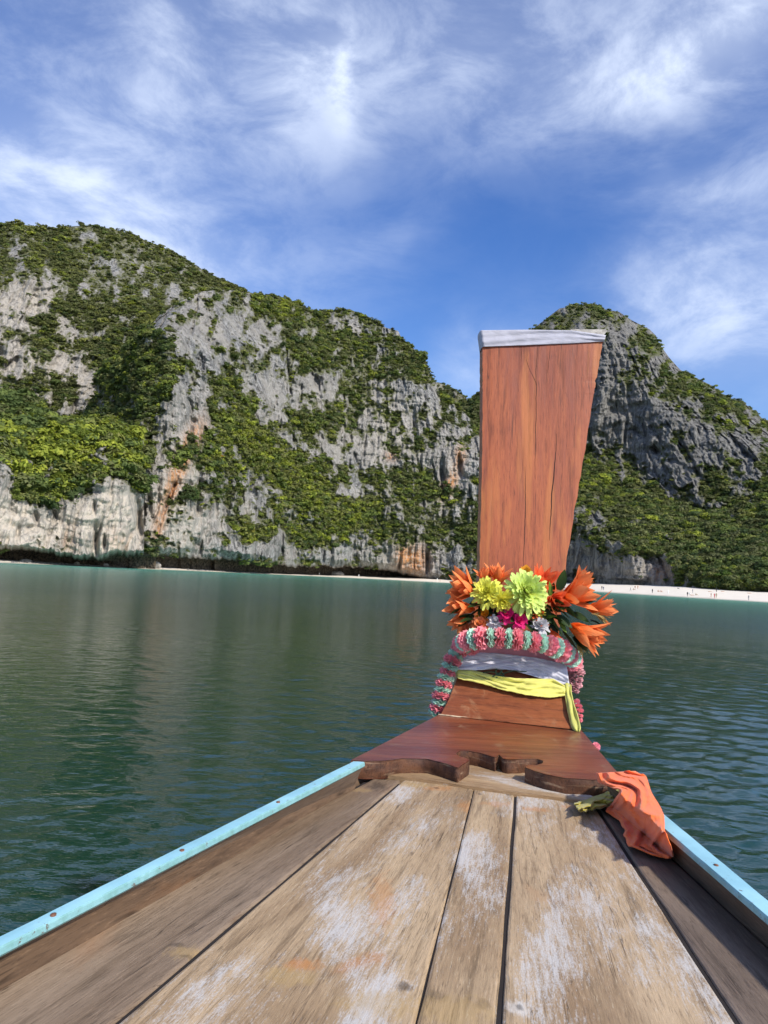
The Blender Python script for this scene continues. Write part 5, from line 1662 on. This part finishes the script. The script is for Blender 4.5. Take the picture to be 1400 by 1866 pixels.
# ------------------------------------------------------------------ people on the beach
def body(kind):
    J = {'stand': dict(pel=(0, 0, .93), ch=(0, .0, 1.32), nk=(0, 0, 1.5), hd=(0, -.01, 1.64), el=((.24, .02, 1.12), (-.24, .02, 1.12)), ha=((.25, -.06, .86), (-.25, -.06, .86)), kn=((.10, -.01, .50), (-.10, -.01, .50)), an=((.11, .02, .07), (-.11, .02, .07))),
         'walk': dict(pel=(0, 0, .91), ch=(0, -.03, 1.30), nk=(0, -.04, 1.48), hd=(0, -.06, 1.62), el=((.25, .12, 1.12), (-.24, -.10, 1.10)), ha=((.24, .02, .90), (-.24, -.26, .95)), kn=((.09, -.20, .52), (-.09, .06, .48)), an=((.10, -.22, .07), (-.10, .36, .12))),
         'sit': dict(pel=(0, 0, .12), ch=(0, .10, .52), nk=(0, .10, .70), hd=(0, .06, .84), el=((.25, .22, .32), (-.25, .22, .32)), ha=((.28, .34, .04), (-.28, .34, .04)), kn=((.12, -.38, .40), (-.12, -.38, .38)), an=((.11, -.62, .06), (-.11, -.60, .06))),
         'lie': dict(pel=(0, 0, .12), ch=(0, .42, .13), nk=(0, .60, .14), hd=(0, .75, .15), el=((.26, .32, .09), (-.26, .32, .09)), ha=((.28, .05, .06), (-.28, .05, .06)), kn=((.10, -.42, .20), (-.10, -.40, .10)), an=((.11, -.80, .07), (-.12, -.82, .07)))}[kind]
    v = [J['pel'], J['ch'], J['nk'], J['hd']]; rd = [(.15, .11), (.17, .11), (.06, .06), (.10, .11)]; e = [(0, 1), (1, 2), (2, 3)]
    for i in (0, 1):
        s_ = 1 if i == 0 else -1
        sh = tuple(np.array(J['ch']) + np.array((s_ * .17, 0, .08 if kind != 'lie' else 0))); hp = tuple(np.array(J['pel']) + np.array((s_ * .09, 0, -.04)))
        b = len(v); v += [sh, J['el'][i], J['ha'][i], hp, J['kn'][i], J['an'][i], tuple(np.array(J['an'][i]) + np.array((0, -.14, -.03)))]
        rd += [(.065, .065), (.048, .048), (.035, .04), (.095, .10), (.065, .065), (.045, .045), (.04, .03)]
        e += [(1, b), (b, b + 1), (b + 1, b + 2), (0, b + 3), (b + 3, b + 4), (b + 4, b + 5), (b + 5, b + 6)]
    me = bpy.data.meshes.new('person'); me.from_pydata(v, e, [])
    o = bpy.data.objects.new('tmp', me); C.objects.link(o)
    o.modifiers.new('skin', 'SKIN'); o.modifiers.new('sub', 'SUBSURF').levels = 1
    for i, sv in enumerate(me.skin_vertices[0].data): sv.radius = rd[i]; sv.use_root = (i == 0)
    bpy.context.view_layer.update()
    dg = bpy.context.evaluated_depsgraph_get()
    out_ = bpy.data.meshes.new_from_object(o.evaluated_get(dg)); bpy.data.objects.remove(o)
    co = np.array([p.center[:] for p in out_.polygons])
    joints = np.array(v); reg = np.array([1, 0, 2, 3] + [0, 2, 2, 1, 2, 2, 2] * 2)   # 0 top, 1 shorts, 2 skin, 3 hair
    mid = np.concatenate([joints, (joints[[a for a, b in e]] + joints[[b for a, b in e]]) / 2]); rg = np.concatenate([reg, reg[[b for a, b in e]]])
    idx = rg[np.argmin(((co[:, None] - mid[None]) ** 2).sum(-1), 1)]
    hair = (idx == 3) & (co[:, 1] < joints[3][1] + 0.0) & (co[:, 2] < joints[3][2] + .04); idx = np.where(hair, 2, idx)
    out_.polygons.foreach_set('material_index', idx.astype(np.int32)); out_.polygons.foreach_set('use_smooth', np.ones(len(idx), bool))
    return out_


BODY = {k: body(k) for k in ('stand', 'walk', 'sit', 'lie')}
SK = [plain('skin_light', (0.52, 0.30, 0.20), 0.6), plain('skin_tan', (0.34, 0.18, 0.11), 0.6)]; HAIR = plain('dark_hair', (0.03, 0.02, 0.016), 0.6)
CL = {n: plain('cloth_' + n, c, 0.85) for n, c in dict(black=(0.02, 0.02, 0.025), white=(0.75, 0.75, 0.73), red=(0.45, 0.06, 0.06), navy=(0.03, 0.045, 0.12), grey=(0.25, 0.25, 0.26), tan=(0.42, 0.32, 0.22), blue=(0.10, 0.22, 0.45), skin=(0.48, 0.28, 0.19)).items()}
PEOPLE = [
    (582, 1049, 'stand', 'grey', 'black', 20, 'lone person in grey standing under the notch, leftmost on the sand'),
    (654, 1052, 'stand', 'white', 'white', 200, 'person in white standing alone on the narrow left sand strip'),
    (797, 1059, 'stand', 'white', 'tan', 40, 'person in white beside the big brown boulder, left of its companion'),
    (802, 1060, 'stand', 'skin', 'grey', 100, 'bare-topped person next to the one in white by the brown boulder'),
    (1097, 1075, 'stand', 'black', 'black', 0, 'person in black, left one of the close pair just right of the flowers'),
    (1100, 1075.5, 'stand', 'navy', 'black', 30, 'person in navy, right one of the close pair just right of the flowers'),
    (1149, 1077.5, 'walk', 'grey', 'navy', 60, 'person in grey walking by the water, right of the dark pair'),
    (1155, 1075.5, 'sit', 'tan', 'black', 90, 'person in tan sitting between two standing bathers mid-beach'),
    (1157.5, 1074, 'stand', 'skin', 'black', 140, 'bare-topped person in black shorts standing behind the sitter in tan'),
    (1162.5, 1074, 'stand', 'skin', 'red', 10, 'bare-topped person in red shorts standing high on the beach'),
    (1186, 1079.5, 'stand', 'white', 'grey', 70, 'person in white top next to one in black near the waterline'),
    (1189, 1081, 'stand', 'black', 'black', 310, 'person all in black near the waterline beside one in white'),
    (1200, 1078.5, 'sit', 'skin', 'blue', 80, 'bather in blue sitting on the sand, left of a seated two'),
    (1205, 1079, 'sit', 'skin', 'black', 100, 'bather in black sitting on the sand, right of a seated two'),
    (1218, 1084, 'stand', 'white', 'black', 20, 'person in white top and black shorts alone at the waterline'),
    (1236, 1073.5, 'sit', 'grey', 'grey', 45, 'person in grey sitting high on the beach against the low cliff'),
    (1253, 1087, 'stand', 'black', 'tan', 0, 'person in black top and tan shorts at the water by a reclining group'),
    (1257, 1083.5, 'sit', 'white', 'white', 120, 'person in white sitting in the group at the waterline'),
    (1262.5, 1081, 'stand', 'navy', 'black', 250, 'person in navy standing over the reclining group'),
    (1261, 1085, 'lie', 'skin', 'black', 80, 'person lying flat in the middle of the waterline group'),
    (1269, 1085, 'sit', 'tan', 'red', 90, 'person in tan top and red shorts sitting at the right of the group'),
    (1293.5, 1078.5, 'lie', 'skin', 'navy', 85, 'sunbather lying in navy shorts left of the standing person in black'),
    (1305.7, 1079, 'stand', 'black', 'black', 15, 'person in black standing mid-beach between two sunbathers'),
    (1317, 1078.5, 'lie', 'skin', 'red', 95, 'sunbather lying in red shorts right of the standing person in black'),
    (1318.5, 1073, 'stand', 'black', 'navy', 130, 'person in black standing at the edge of the shrubs'),
    (1296, 1088.5, 'walk', 'skin', 'grey', 80, 'bare-topped person striding along the waterline towards a pair'),
    (1302, 1090, 'stand', 'red', 'red', 30, 'person in red standing at the waterline beside a pale one'),
    (1305.5, 1090, 'stand', 'tan', 'white', 330, 'person in tan and white at the waterline beside one in red'),
    (1365.5, 1081.5, 'lie', 'skin', 'black', 88, 'sunbather lying alone far right above the person in red shorts'),
    (1364.5, 1094, 'stand', 'grey', 'red', 200, 'person in grey top and red shorts, rightmost at the waterline'),
]
for i, (x, y, kind, topc, botc, rot, label) in enumerate(PEOPLE):
    me = BODY[kind].copy(); me.materials.clear()
    for m_ in (CL[topc], CL[botc], SK[i % 2], HAIR): me.materials.append(m_)
    o = link('person', me, None, None, Vector(sand_at(x, y)) + Vector((0, 0, 0.02)))
    o.rotation_euler = (0, 0, R(rot)); sc = 0.95 + 0.1 * ((i * 7) % 5) / 4; o.scale = (sc, sc, sc)
    tag(o, label, 'person', 'people on the beach')
